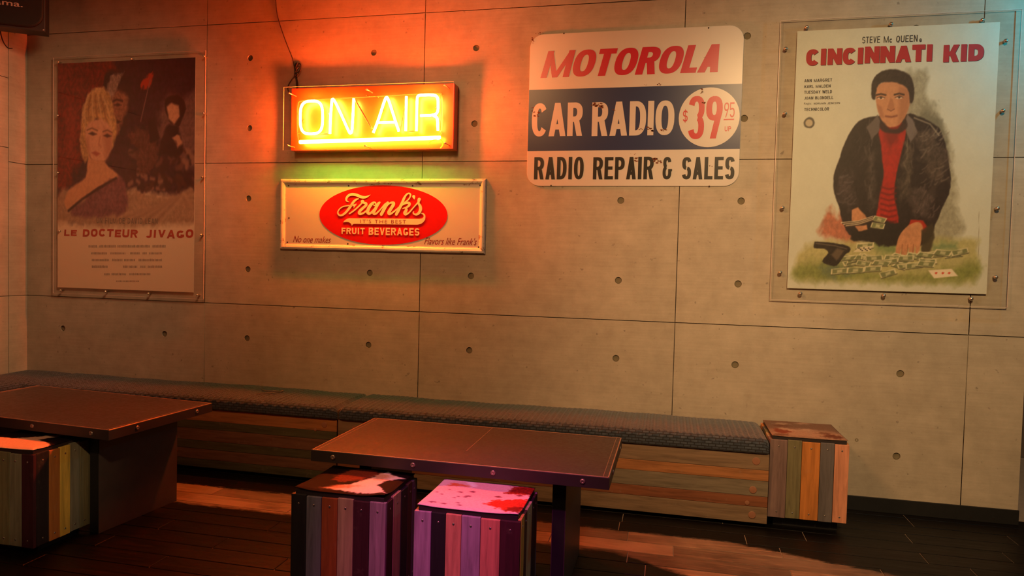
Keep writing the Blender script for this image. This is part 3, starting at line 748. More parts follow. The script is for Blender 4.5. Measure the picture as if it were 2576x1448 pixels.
# ================================================================== LOW TABLES
def m_sheet():
    t = NT('aged_copper_sheet')
    v = t.coord(); n = t.noise(v, 5, 7, 0.65); n2 = t.noise(v, 60, 4, 0.6)
    t.col(t.mix(n, (0.028, 0.023, 0.022), (0.052, 0.043, 0.040))); t.metal(0.0); t.b.inputs['Specular IOR Level'].default_value = 0.25
    t.rough(t.ramp(n2, [(0.3, (0.34,)*3), (0.7, (0.48,)*3)])); t.bump(n2, 0.05, 0.0005)
    return t.m
MT['sheet'] = m_sheet()
MT['sheetedge'] = m_plain('copper_sheet_fold', (0.40, 0.26, 0.18), 0.38, 0.4, scale=40)
MT['tleg'] = m_plain('grey_brown_leg', (0.06, 0.05, 0.042), 0.5, 0.0, scale=14)
MT['bolt'] = m_plain('dome_bolt', (0.36, 0.27, 0.22), 0.35, 0.6, scale=100)
def table(cx, cy, L, D, rz, label, seam):
    e = empty('low_table', (cx, cy, 0), label, 'table', 'low copper-topped tables', rz)
    zt, th = .51, .041; l, d = L/2, D/2
    boxo('tabletop', (-l+.001, l-.001, -d+.001, d-.001, zt-th, zt), 'sheet', e, bev=.0015)
    for nm, dd in (('edge_trim', (-l-.002, l+.002, -d-.002, -d+.001, zt-th-.003, zt-.001)), ('edge_trim', (-l-.002, l+.002, d-.001, d+.002, zt-th-.003, zt-.001)),
                   ('edge_trim', (l-.001, l+.002, -d, d, zt-th-.003, zt-.001)), ('edge_trim', (-l-.002, -l+.001, -d, d, zt-th-.003, zt-.001))):
        boxo(nm, dd, 'sheet', e, bev=.0006, seg=1)
    bm = bmesh.new()      # the folded rim, proud of the top
    for dd in ((-l, l, -d, -d+.004), (-l, l, d-.004, d), (l-.004, l, -d, d), (-l, -l+.004, -d, d)): box(bm, dd[0], dd[1], dd[2], dd[3], zt-.002, zt+.0012, .0005, seg=1)
    bmobj('folded_rim', bm, 'sheetedge', e)
    bm = bmesh.new(); box(bm, l-.022, l-.0205, -d+.004, d-.004, zt-.001, zt+.0006); box(bm, -l+.0205, -l+.022, -d+.004, d-.004, zt-.001, zt+.0006)
    if seam is not None: box(bm, seam-.0008, seam+.0008, -.12, d-.004, zt-.001, zt+.0005)
    bmobj('sheet_seam', bm, 'sheetedge', e)
    z = zt-.022
    def bolt(c, ax):
        bm = bmesh.new(); disc_lathe(bm, c, ax, [(.010, -.001), (.010, .0015), (.0075, .0035), (.0035, .0045), (.003, .003), (0, .003)], 14); bmobj('bolt', bm, 'bolt', e, True)
    for fx in (-.42, -.135, .135, .42): bolt((fx*L, -d-.002, z), (0, -1, 0)); bolt((fx*L, d+.002, z), (0, 1, 0))
    for fy in (-.26, .33): bolt((l+.002, fy*D, z), (1, 0, 0)); bolt((-l-.002, fy*D, z), (-1, 0, 0))
    for s in (-1, 1):
        x1 = s*(l-.165); x0 = x1-s*.052
        boxo('leg', (min(x0, x1), max(x0, x1), -.210, d-.055, 0.0, zt-th), 'tleg', e, bev=.0015)
        boxo('leg_cap', (min(x0, x1)+.003, max(x0, x1)-.003, -.212, -.2095, .003, zt-th-.002), 'dark', e)
table(2.178, -1.213, 1.172, .594, -.010, 'low copper-topped table in the middle, two cube stools tucked under it', .0)
table(.065, -1.135, 1.185, .624, -.078, 'low copper-topped table at the left edge, one cube stool under it', None)
# ================================================================== NEON SIGN
MT['signred'] = m_plain('orange_sign_face', (0.80, 0.055, 0.012), 0.35, scale=8, var=.05)
MT['signside'] = m_plain('sign_side_red', (0.75, 0.16, 0.05), 0.4, var=.05)
MT['neon_o'] = m_emit('orange_neon_gas', (1.0, 0.075, 0.008), 1000)
MT['neon_g'] = m_emit('green_neon_gas', (0.16, 1.0, 0.05), 52)
MT['tube_glow'] = m_emit('unlit_tube_glow', (1.0, 0.42, 0.03), 1.6)  # unlit glass return tube, its bright look put in as emission
MT['neon_curl'] = m_emit('green_tube_end', (0.55, 1.0, 0.02), 1.3)
MT['blacked'] = m_plain('painted_out_tube', (0.30, 0.03, 0.015), 0.4)
MT['acrylic'] = m_clear('clear_acrylic')
MT['acryledge'] = m_edge('acrylic_edge', (0.75, 0.62, 0.55))
MT['brass'] = m_plain('sign_screw', (0.65, 0.48, 0.36), 0.3, 0.7, scale=100)
sx0, sx1, sz0, sz1 = .652, 1.697, 1.922, 2.302
ns = empty('neon_sign', (1.175, WY, 1.92), 'lit orange ON AIR neon sign with acrylic cover, above the oval red sign', 'sign')
def N_(o):      # parent a mesh built in room coordinates under an empty
    return o
def under(e, o):
    o.parent = e; o.matrix_parent_inverse = Matrix.Translation(-Vector(e.location)); return o
FD = -.092      # front face of the sign box
bm = bmesh.new(); box(bm, sx0, sx1, FD, WY, sz0, sz1, .003)
for f in bm.faces:
    f.material_index = 0 if f.normal.y < -.5 else 1
under(ns, bmobj('sign_box', bm, ['signred', 'signside']))
PYN = FD-.078
pa = (.646, 1.719, 1.912, 2.292)
bm = bmesh.new(); box(bm, pa[0], pa[1], PYN-.003, PYN, pa[2], pa[3]); 
under(ns, bmobj('acrylic_cover', bm, 'acrylic'))
bm = bmesh.new(); t_ = .0016
for q in ((pa[0]-.0005, pa[0]+t_, pa[2], pa[3]), (pa[1]-t_, pa[1]+.0005, pa[2], pa[3]), (pa[0], pa[1], pa[2]-.0005, pa[2]+t_), (pa[0], pa[1], pa[3]-t_, pa[3]+.0005)):
    box(bm, q[0], q[1], PYN-.0034, PYN+.0004, q[2], q[3])
under(ns, bmobj('cover_edge', bm, 'acryledge'))
for u, v in ((745, 242), (937, 233), (1130, 222), (741, 371), (933, 372), (1131, 366)):
    p = P(u, v, FD)
    bm = bmesh.new(); tube(bm, [(p.x, FD+.002, p.z), (p.x, PYN-.006, p.z)], .0032, 8)
    disc_lathe(bm, (p.x, PYN-.0035, p.z), (0, -1, 0), [(.0062, 0), (.0062, .003), (.004, .0045), (0, .0045)], 10)
    under(ns, bmobj('standoff_screw', bm, 'brass', None, True))
NY = FD-.040
def npx(X, Y, y=NY): return P(690+X/5.152, 180+Y/5.152, y)
def neon(name, pts, r, mat, it=3, closed=False, y=NY):
    q = [npx(a, b, y) for a, b in pts]
    if it: q = smooth_path(q, it, closed)
    bm = bmesh.new(); tube(bm, q, r, 8, True, closed)
    return under(ns, bmobj(name, bm, mat, None, True))
NR = .0076
def sup(cx, cy, a, b, n=3.0, t0=0, t1=360, k=40, sk=0.0):
    o = []
    for i in range(k+(0 if t1-t0 == 360 else 1)):
        t = math.radians(t0+(t1-t0)*i/k); c, d = math.cos(t), math.sin(t)
        x = a*math.copysign(abs(c)**(2/n), c); y = b*math.copysign(abs(d)**(2/n), d)
        o.append((cx+x, cy-y-sk*x))
    return o
neon('letter_tube', sup(482, 594, 145, 212, 3.2, sk=.03), NR, 'neon_o', 0, True)                                       # O
neon('letter_tube', [(722, 805), (728, 600), (744, 392), (752, 352), (780, 372), (870, 560), (962, 770), (985, 806), (1008, 776), (1018, 600), (1030, 350)], NR, 'neon_o', 2)   # N
neon('letter_tube', [(1283, 792), (1345, 640), (1430, 370), (1456, 322), (1482, 368), (1550, 580), (1614, 774)], NR, 'neon_o', 2)  # A
neon('letter_tube', [(1338, 662), (1572, 655)], NR*.95, 'neon_o', 0)
neon('letter_tube', [(1712, 322), (1704, 768)], NR, 'neon_o', 0)                                                         # I
neon('letter_tube', [(1842, 768), (1846, 560), (1850, 345), (1862, 312), (1900, 304), (2040, 300), (2100, 312), (2122, 352), (2124, 500), (2100, 552), (2040, 566), (1895, 570)], NR, 'neon_o', 2)
neon('letter_tube', [(2060, 566), (2108, 590), (2116, 640), (2120, 762)], NR, 'neon_o', 2)
neon('underline_tube', [(330, 912), (1240, 885), (2152, 856)], NR*1.5, 'neon_g', 0)
neon('border_tube', [(345, 905), (305, 880), (300, 640), (305, 420), (330, 378), (600, 360), (1300, 325), (2130, 275), (2160, 300), (2162, 560), (2150, 845)], .0022, 'tube_glow', 3, False, FD-.018)
neon('tube_end', [(1998, 945), (2020, 905), (2075, 882), (2140, 868), (2180, 900), (2186, 950), (2150, 995)], .0036, 'neon_curl', 3)
neon('link_tube', [(1040, 352), (1160, 560), (1268, 742)], .0045, 'blacked', 1, False, NY+.006)
neon('link_tube', [(1690, 500), (1660, 640), (1628, 782)], .0042, 'blacked', 1, False, NY+.006)
neon('link_tube', [(600, 812), (650, 808), (708, 808)], .0036, 'blacked', 0, False, NY+.006)
neon('link_tube', [(1712, 776), (1775, 772), (1842, 772)], .0040, 'blacked', 0, False, NY+.006)
MT['glass'] = m_clear('tube_support_glass', (1.0, 0.93, 0.80))
for X, Y in ((330, 560), (745, 560), (905, 590), (1345, 330), (1425, 510), (1712, 560), (2120, 480), (380, 640), (2190, 300), (2180, 790), (320, 800), (1230, 320)):
    p = npx(X, Y, FD)
    bm = bmesh.new(); disc_lathe(bm, (p.x, FD, p.z), (0, -1, 0), [(.007, 0), (.007, .003), (.004, .004), (.0036, .026), (.0062, .029), (.0062, .031), (0, .031)], 10)
    under(ns, bmobj('tube_support', bm, 'glass', None, True))

# power cable of the sign, hanging down the wall with a gathered loop
def wpath(pts, y=WY-.006): return [P(u, v, y if len(t) == 0 else t[0]) for u, v, *t in pts]
cab = empty('power_cable', P(745, 200, WY-.01), 'thin black cable hanging down the wall to the ON AIR sign, gathered in a loop', 'cable')
bm = bmesh.new()
top = P(690, -60, WY-.006)
tube(bm, smooth_path([(top.x-.01, WY-.006, 3.398)]+wpath([(691, -40), (694, 6), (696, 30), (702, 56), (713, 88), (724, 118), (736, 146), (740, 166), (742, 186)]), 3), .0028, 7)
under(cab, bmobj('hanging_cord', bm, 'cable', None, True))
bm = bmesh.new()
tube(bm, smooth_path(wpath([(742, 184, WY-.012), (744, 168), (752, 158), (757, 162), (756, 174), (748, 184, WY-.014), (743, 172, WY-.014), (748, 160, WY-.014), (745, 157), (741, 168), (742, 190)]), 3), .0034, 7)
tube(bm, smooth_path(wpath([(744, 182, WY-.016), (748, 168, WY-.016), (755, 166, WY-.016), (756, 178, WY-.016), (744, 194, WY-.016)]), 3), .0030, 7)
under(cab, bmobj('gathered_loop', bm, 'cable', None, True))
bm = bmesh.new()
tube(bm, smooth_path(wpath([(742, 190), (734, 200), (725, 214), (723, 224, WY-.03), (727, 233, WY-.05), (737, 239, WY-.062)]), 3), .0028, 7)
tube(bm, smooth_path(wpath([(744, 188), (747, 200), (749, 212), (748, 226, WY-.030)]), 3), .0038, 7)
tube(bm, smooth_path(wpath([(742, 190), (745, 200), (746, 212), (745, 226, WY-.034)]), 3), .0034, 7)
under(cab, bmobj('sign_lead', bm, 'cable', None, True))
bm = bmesh.new(); p = P(743, 188, WY-.012); disc_lathe(bm, (p.x, p.y, p.z-.008), (0.1, 0, 1), [(0, 0), (.009, 0), (.010, .008), (.009, .016), (0, .016)], 10)
under(cab, bmobj('cable_tie', bm, 'cable', None, True))
# small cable on the left wall below the loudspeaker
bm = bmesh.new(); lx = XL+.016
tube(bm, smooth_path([(lx, -.205, 2.80), (lx, -.215, 2.735), (lx, -.205, 2.68), (lx, -.185, 2.635), (lx, -.155, 2.612), (lx, -.125, 2.622)], 3), .0028, 6)
c2 = bmobj('speaker_cable', bm, 'cable', None, True); tag(c2, 'thin dark cable curling on the left wall under the loudspeaker', 'cable')

# ================================================================== OVAL RED ENAMEL SIGN
def m_enamel(name, c, rust=0.5, rough=0.28, rs=7.0, tone=(0.16, 0.055, 0.02), thr=.66):
    t = NT(name); v = t.coord()
    n = t.noise(v, rs, 9, 0.72, 0.3); n2 = t.noise(v, 3, 6, 0.6)
    b = t.mix(n2, tuple(x*.88 for x in c), tuple(min(1, x*1.06) for x in c))
    k = t.ramp(n, [(thr, (0, 0, 0)), (thr+.05, (1, 1, 1))])
    mm = t.add('ShaderNodeMath', operation='MULTIPLY'); t.l.new(k, mm.inputs[0]); mm.inputs[1].default_value = rust
    t.col(t.mix(mm.outputs[0], b, tone)); t.rough(rough); t.b.inputs['Specular IOR Level'].default_value = 0.3; return t.m
MT['cream'] = m_enamel('cream_enamel', (0.60, 0.58, 0.55), .5, .3, 6, thr=.70)
MT['rim'] = m_enamel('worn_white_rim', (0.66, 0.64, 0.58), .8, .3, 20, thr=.575)
MT['ered'] = m_enamel('red_enamel', (0.62, 0.012, 0.012), .15, .22)
MT['creamprint'] = m_enamel('cream_print', (0.82, 0.68, 0.50), .0, .3)
MT['redprint'] = m_plain('dark_red_print', (0.22, 0.02, 0.015), 0.4, var=.3, scale=160)
MT['hole'] = m_plain('rusty_nail', (0.03, 0.015, 0.008), 0.7)
fx0, fx1, fz0, fz1 = .546, 1.884, 1.316, 1.758
fs = empty('enamel_sign', ((fx0+fx1)/2, WY, fz0), 'white embossed metal sign with red oval advertising fruit beverages, below the neon', 'sign', 'old metal signs')
YF = WY-.012
holed_ = boxo('sign_plate', (fx0+.03, fx1-.03, YF, WY, fz0+.03, fz1-.03), 'cream'); under(fs, holed_)
# pressed rim: swept rounded profile, slightly wavy, mitred at the corners
bm = bmesh.new(); prof = [(0, .0), (.0, .010), (.006, .022), (.016, .024), (.026, .021), (.034, .013), (.040, .0118)]
rings = []
cn = [(fx0, fz0, 1, 1), (fx1, fz0, -1, 1), (fx1, fz1, -1, -1), (fx0, fz1, 1, -1)]
rsn = random.Random(9); loop = []
for a in range(4):
    x0, z0, sx, sz = cn[a]; x1, z1, tx, tz = cn[(a+1) % 4]; n = 14 if a % 2 == 0 else 6
    for i in range(n):
        t = i/n
        dx, dz = (sx*(1-t)+tx*t), (sz*(1-t)+tz*t)
        if a % 2 == 0: dz = sz
        else: dx = sx
        w_ = rsn.uniform(-.0012, .0012) if i else 0
        loop.append([bm.verts.new((x0+(x1-x0)*t+dx*o*(1 if True else 0)+(0 if a % 2 == 0 else w_), WY-h, z0+(z1-z0)*t+dz*o+(w_ if a % 2 == 0 else 0))) for o, h in prof])
for i in range(len(loop)):
    A, B = loop[i], loop[(i+1) % len(loop)]
    for k in range(len(prof)-1): bm.faces.new((A[k], B[k], B[k+1], A[k+1]))
under(fs, bmobj('pressed_rim', bm, 'rim', None, False))
cE = P(961.4, 540.5, YF)
ax_ = (P(1122, 540, YF).x-P(800, 540, YF).x)/2; az_ = (P(961, 466, YF).z-P(961, 615.5, YF).z)/2
bm = bmesh.new(); prism(bm, circ(cE.x, cE.z, ax_, 64, az_), YF-.0015, YF); under(fs, bmobj('red_oval', bm, 'ered'))
YS = YF-.0045
def fpx(X, Y): p = P(840+X/9.54, 470+Y/9.54, YS); return p.x, p.z
_rib = [0]
def ribbon(bm, pts, y0, y1, k=6, scale=1/9.54/437):
    """brush stroke of varying width, ends rounded"""
    q = spline(pts, k)
    C = [Vector((*fpx(a, b), 0)) for a, b, w_ in q]; Wd = [max(.0006, w_*scale*.5*1.04) for a, b, w_ in q]
    L, R = [], []
    for i, c in enumerate(C):
        d = (C[min(i+1, len(C)-1)]-C[max(i-1, 0)]); d = d.normalized() if d.length > 0 else Vector((1, 0, 0))
        n = Vector((-d.y, d.x, 0)); L.append(c+n*Wd[i]); R.append(c-n*Wd[i])
    for i in range(len(C)-1):
        prism(bm, [(L[i].x, L[i].y), (R[i].x, R[i].y), (R[i+1].x, R[i+1].y), (L[i+1].x, L[i+1].y)], y0-_rib[0]*3e-5-(i % 3)*1e-5, y1)
    for c, w_ in ((C[0], Wd[0]), (C[-1], Wd[-1])): _rib[0] += 1; prism(bm, circ(c.x, c.y, w_*.98, 12), y0-_rib[0]*3e-5, y1)
    _rib[0] += 1
bm = bmesh.new(); Y1 = YF-.0012
for st in [
    [(352, 356, 12), (318, 345, 28), (296, 310, 46), (305, 260, 56), (350, 205, 58), (430, 178, 66), (540, 192, 68), (650, 238, 70), (740, 248, 60), (810, 225, 36), (872, 186, 5)],
    [(592, 282, 22), (530, 305, 48), (470, 360, 62), (410, 450, 64), (340, 545, 62), (265, 628, 58), (195, 675, 50), (140, 682, 40), (100, 648, 34), (96, 590, 30), (150, 515, 28), (230, 468, 27), (330, 450, 26), (420, 442, 30), (500, 434, 46), (542, 404, 8)],
    [(505, 430, 34), (490, 460, 30), (474, 498, 10)],
    [(372, 640, 34), (420, 610, 36), (500, 550, 38), (580, 480, 38), (650, 410, 36), (690, 375, 34)],
    [(684, 352, 88), (690, 356, 88)],
    [(715, 385, 44), (765, 392, 58), (768, 440, 66), (700, 505, 66), (630, 570, 68), (606, 625, 74), (650, 645, 56), (720, 618, 42), (790, 560, 36)],
    [(1000, 398, 26), (985, 372, 36), (935, 385, 60), (875, 445, 80), (825, 530, 82), (808, 605, 78), (850, 640, 66), (905, 605, 48), (960, 540, 40)],
    [(1005, 385, 22), (1000, 425, 22), (965, 450, 22), (955, 425, 18)],
    [(1095, 372, 46), (1060, 410, 72), (1010, 500, 74), (960, 590, 76), (955, 640, 60), (1010, 640, 48), (1080, 580, 36), (1160, 490, 36), (1230, 410, 36), (1285, 375, 34)],
    [(1290, 376, 60), (1262, 430, 80), (1200, 540, 80), (1140, 655, 80)],
    [(1190, 540, 22), (1270, 450, 32), (1350, 385, 40), (1420, 382, 70), (1425, 430, 80), (1370, 520, 80), (1318, 610, 82), (1340, 648, 60), (1410, 615, 42), (1500, 540, 34), (1590, 460, 30)],
    [(1500, 655, 74), (1560, 540, 74), (1630, 400, 70), (1690, 260, 58), (1750, 175, 40), (1810, 155, 36), (1838, 195, 36), (1820, 260, 34), (1770, 320, 32), (1700, 372, 30)],
    [(1640, 440, 24), (1700, 400, 40), (1770, 378, 56), (1812, 400, 62), (1800, 450, 58), (1740, 490, 44), (1690, 505, 30), (1655, 522, 24)],
    [(1735, 500, 50), (1735, 560, 70), (1700, 620, 76), (1725, 655, 58), (1800, 620, 38), (1880, 530, 32), (1960, 440, 32), (2015, 375, 36)],
    [(1915, 228, 72), (1922, 250, 60), (1932, 296, 10)],
    [(2048, 300, 84), (2035, 345, 62), (2035, 400, 52), (2070, 465, 70), (2078, 540, 76), (2050, 610, 70), (1990, 658, 54), (1925, 650, 36), (1903, 620, 28), (1912, 590, 16)],
]: ribbon(bm, st, YS, Y1)
under(fs, bmobj('script_lettering', bm, 'creamprint'))
bm = bmesh.new()
ban = [(220, 850), (255, 805), (310, 765), (370, 750), (1200, 758), (2060, 765), (2120, 755), (2150, 722), (2155, 690), (2125, 652), (2080, 640), (2100, 622), (2150, 630), (2185, 665), (2196, 720), (2185, 790), (2140, 850), (2080, 888), (2000, 906), (1200, 895), (480, 885), (450, 900), (430, 930), (408, 878), (360, 845), (300, 838)]
prism(bm, [fpx(a, b) for a, b in ban], YS, Y1); under(fs, bmobj('scroll_banner', bm, 'creamprint'))
a, b = fpx(635, 865), fpx(1735, 790)
under(fs, font_text('banner_lettering', "IT'S THE BEST", a[0], b[0], a[1], b[1], YS-.0004, 'redprint', None, spacing=1.25))
bm = bmesh.new()
for s_, X0, X1, Ya, Yb in (("FRUIT", 180, 735, 1126, 985), ("BEVERAGES", 832, 2050, 1148, 992)):
    bm = bmesh.new(); a, b = fpx(X0, Ya), fpx(X1, Yb); block_text(bm, s_, a[0], b[0], a[1], b[1], YS+.001, .27, .20, gap=.24, depth=.002)
    under(fs, bmobj('block_lettering', bm, 'creamprint'))
x0, x1, z1, z0 = *pxbox(737, 608, 832, 594, YF)[:2], 0, 0
a, b = P(737, 609, YF), P(833, 595, YF)
under(fs, font_text('slogan', "No one makes", a.x, b.x, a.z, b.z+.004, YF-.0004, 'redprint', None, shear=.42, bold=.004))
a, b = P(1067, 614, YF), P(1200, 599, YF)
under(fs, font_text('slogan', "Flavors like Frank's", a.x, b.x, a.z, b.z+.002, YF-.0004, 'redprint', None, shear=.42, bold=.004))
for u, v in ((726, 467), (877, 467), (1038, 467), (1208, 466), (727, 548), (1211, 545), (723, 609), (875, 613), (1204, 621)):
    p = P(u, v, YF); bm = bmesh.new(); disc_lathe(bm, (p.x, YF, p.z), (0, -1, 0), [(.0055, -.001), (.005, .0012), (.002, .002), (0, .002)], 9); under(fs, bmobj('nail', bm, 'hole', None, True))

# ================================================================== CAR RADIO SIGN
MT['mcream'] = m_enamel('cream_sheet_enamel', (0.62, 0.60, 0.56), .45, .30, 5, tone=(.30, .17, .09), thr=.69)
MT['navy'] = m_enamel('navy_enamel', (0.022, 0.033, 0.115), .35, .3, 9, tone=(.10, .03, .02), thr=.68)
MT['crimson'] = m_enamel('crimson_enamel', (0.50, 0.010, 0.035), .1, .3)
MT['crimson2'] = m_enamel('red_price_enamel', (0.52, 0.010, 0.018), .15, .3)
MT['blackp'] = m_enamel('black_enamel', (0.016, 0.015, 0.014), .3, .35, 22, tone=(.10, .06, .04), thr=.66)
MT['rust'] = m_plain('rust', (0.15, 0.045, 0.015), 0.85, var=.6, scale=140)
mx0, mx1, mz0, mz1 = 2.124, 3.302, 1.716, 2.584
ms = empty('enamel_sign', ((mx0+mx1)/2, WY, mz0), 'large cream and navy metal sign with round 39.95 price disc and rounded corners', 'sign', 'old metal signs')
YM = WY-.006
bm = bmesh.new(); prism(bm, rrect(mx0, mx1, mz0, mz1, .078), YM, WY-.0005); o = under(ms, bmobj('sign_plate', bm, 'mcream'))
bv = o.modifiers.new('b', 'BEVEL'); bv.width = .0015; bv.segments = 2; bv.limit_method = 'ANGLE'
zb0, zb1 = P(1600, 377, YM).z, (P(1332, 224, YM).z+P(1868, 213, YM).z)/2
bm = bmesh.new(); prism(bm, [(mx0+.001, zb0), (mx1-.001, zb0), (mx1-.001, zb1), (mx0+.001, zb1)], YM-.0006, YM-.0001); under(ms, bmobj('navy_band', bm, 'navy'))
def mpx(X, Y, y=YM): return P(1280+X/3.017, 30+Y/3.017, y)
ca, cb = mpx(1290, 800), mpx(1752, 800)
ct, cd = mpx(1520, 573), mpx(1520, 1026)
bm = bmesh.new(); prism(bm, circ((ca.x+cb.x)/2, (ct.z+cd.z)/2, (cb.x-ca.x)/2, 56, (ct.z-cd.z)/2), YM-.0012, YM-.0005); under(ms, bmobj('price_disc', bm, 'mcream'))
def mtext(name, s_, X0, X1, Yb, Yt, mat, y, **k):
    a, b, c = mpx(X0, Yb), mpx(X1, Yb), mpx((X0+X1)/2, Yt)
    bm = bmesh.new(); block_text(bm, s_, a.x, b.x, (a.z+b.z)/2, c.z, y, **k); return under(ms, bmobj(name, bm, mat))
# the large word: bottom edge runs from (240,492) to (1640,462); top from (305,290) to (1640,247)
a, b = mpx(240, 492), mpx(1642, 463); tp = mpx(1000, 268).z
bm = bmesh.new(); zb = (a.z+b.z)/2
block_text(bm, 'MOTOROLA', a.x, b.x, zb, tp, YM-.0005, stem=.36, bar=.19, shear=.26, gap=.06, wid={'T': .85, 'L': .72, 'M': 1.42, 'O': 1.06, 'A': .95, 'R': .95})
under(ms, bmobj('brand_lettering', bm, 'crimson'))
mtext('product_lettering', 'CAR', 172, 556, 943, 690, 'mcream', YM-.0011, stem=.35, bar=.16, gap=.10, wid={'R': .95})
mtext('product_lettering', 'RADIO', 628, 1252, 938, 678, 'mcream', YM-.0011, stem=.36, bar=.15, gap=.12, wid={'I': .32, 'D': 1.0, 'O': 1.12, 'R': .98})
for s_, X0, X1 in (('RADIO', 190, 566), ('REPAIR', 637, 1096), ('&', 1165, 1237), ('SALES', 1312, 1710)):
    mtext('service_lettering', s_, X0, X1, 1270, 1100, 'blackp', YM-.0005, stem=.37, bar=.15, gap=.18, wid={'I': .40, 'A': 1.0})
mtext('price_lettering', '3', 1357, 1478, 965, 638, 'crimson2', YM-.0016, stem=.36, bar=.13, wid={'3': 1})
mtext('price_lettering', '9', 1490, 1616, 960, 638, 'crimson2', YM-.0016, stem=.36, bar=.13, wid={'9': 1})
mtext('price_lettering', '$', 1320, 1356, 832, 748, 'crimson2', YM-.0016, stem=.2, bar=.12, wid={'$': 1})
mtext('price_lettering', '95', 1632, 1712, 800, 686, 'crimson2', YM-.0016, stem=.2, bar=.11, gap=.2)
mtext('price_lettering', 'UP', 1638, 1686, 905, 868, 'crimson2', YM-.0016, stem=.2, bar=.16, gap=.25)
a, b = mpx(1630, 822), mpx(1710, 810); bm = bmesh.new(); prism(bm, [(a.x, a.z), (b.x, a.z), (b.x, b.z), (a.x, b.z)], YM-.0016, YM-.0012); under(ms, bmobj('price_rule', bm, 'crimson2'))
rs = random.Random(11)
def splat(X, Y, rx, ry, n=5):
    for _ in range(n):
        p = mpx(X+rs.uniform(-rx, rx), Y+rs.uniform(-ry, ry)); r = rs.uniform(.15, .42)*min(rx, ry)/3.017/437
        q = [(p.x+r*rs.uniform(.6, 1.7)*math.cos(t)*1.6, p.z+r*rs.uniform(.6, 1.3)*math.sin(t)) for t in [2*pi*k/9 for k in range(9)]]
        prism(rb, q, YM-.0020, YM-.0017)
rb = bmesh.new()
for X, Y, rx, ry, n in ((672, 708, 45, 18, 12), (1465, 605, 10, 22, 7), (1480, 690, 12, 14, 4), (990, 885, 40, 10, 5), (1072, 888, 20, 16, 5), (1140, 548, 14, 8, 4), (1040, 552, 12, 5, 3), (1120, 1130, 36, 20, 10),
                        (960, 1120, 20, 14, 5), (1535, 1167, 22, 6, 4), (945, 1077, 20, 6, 3), (205, 775, 25, 18, 6), (180, 740, 8, 20, 4), (1190, 905, 30, 14, 4), (230, 1330, 40, 5, 5), (185, 215, 10, 24, 5), (240, 165, 40, 8, 6), (800, 745, 10, 8, 3), (1485, 350, 5, 16, 2)):
    splat(X, Y, rx, ry, n)
under(ms, bmobj('rust_chips', rb, 'rust'))
for X, Y in ((418, 163), (1516, 121), (320, 1316), (1521, 1322)):
    p = mpx(X, Y); bm = bmesh.new(); disc_lathe(bm, (p.x, YM, p.z), (0, -1, 0), [(.0045, -.001), (.004, .001), (.0015, .0015), (0, .0015)], 9); under(ms, bmobj('nail', bm, 'hole', None, True))

# ================================================================== POSTERS UNDER ACRYLIC
MT['print'] = m_vcol('poster_print', 0.5, 0.10)
MT['paperback'] = m_plain('poster_paper', (0.72, 0.67, 0.56), 0.7, var=.04)
MT['inkdark'] = m_plain('dark_ink', (0.035, 0.035, 0.045), 0.6)
MT['inkgrey'] = m_plain('grey_ink', (0.20, 0.15, 0.12), 0.6)
MT['inkred'] = m_plain('red_ink', (0.42, 0.018, 0.028), 0.6, var=.15)
MT['inkred2'] = m_plain('brushed_red_ink', (0.50, 0.045, 0.025), 0.6, var=.25)
MT['capnut'] = m_plain('dome_cap_screw', (0.62, 0.56, 0.48), 0.22, 0.85, scale=100)
def poster(name, x0, x1, z0, z1, ac, label, paint, screws, sr=.0105):
    e = empty(name, ((x0+x1)/2, WY, z0), label, 'poster', 'film posters screwed to the wall under clear sheets')
    YP = WY-.016
    under(e, boxo('paper_sheet', (x0, x1, YP, YP+.002, z0, z1), 'paperback'))
    g = paint.grid('printed_picture', lambda u, v: (x0+.0008+(x1-x0-.0016)*u, YP-.0004+0*u, z0+.0008+(z1-z0-.0016)*v), 'print', None); under(e, g)
    a0, a1, b0, b1 = ac
    under(e, boxo('acrylic_sheet', (a0, a1, YP-.007, YP-.003, b0, b1), 'acrylic'))
    bm = bmesh.new(); t = .0016
    for q in ((a0-.0004, a0+t, b0, b1), (a1-t, a1+.0004, b0, b1), (a0, a1, b0-.0004, b0+t), (a0, a1, b1-t, b1+.0004)): box(bm, q[0], q[1], YP-.0074, YP-.0026, q[2], q[3])
    under(e, bmobj('sheet_edge', bm, 'acryledge'))
    for u, v in screws:
        p = P(u, v, YP-.012); bm = bmesh.new()
        disc_lathe(bm, (p.x, WY, p.z), (0, -1, 0), [(sr*.7, 0), (sr*.7, .022), (sr, .0225), (sr, .027), (sr*.85, .031), (sr*.5, .0345), (0, .0355)], 14)
        under(e, bmobj('cap_screw', bm, 'capnut', None, True))
    return e, YP
# ---- right poster: a plain stand-in picture, a man in a dark jacket and red jumper at a green table
qx0, qx1, qz0, qz1 = 3.570, 4.523, 1.170, 2.533
def tf2(u, v):
    p = P(u, v, WY-.016); return ((p.x-qx0)/(qx1-qx0), (p.z-qz0)/(qz1-qz0))
pt = Paint(300, 420, (206, 210, 200), tf2)
pt.img *= (1+0.02*pt.nz(3, 2))[..., None]
pt.poly([(2262, 196), (2300, 178), (2334, 190), (2330, 250), (2352, 262), (2375, 320), (2392, 380), (2402, 470), (2412, 540), (2420, 596), (2330, 602), (2300, 400), (2280, 260)], (150, 148, 130), .03, .85, .02, 4, .15)
pt.poly([(2300, 300), (2345, 262), (2372, 320), (2380, 400), (2340, 420)], (105, 105, 92), .03, .7, .03, 6)
pt.poly([(2072, 596), (2068, 560), (2092, 525), (2108, 545), (2118, 520), (2145, 560), (2160, 610)], (176, 98, 72), .03, .85, .02, 8, .2)
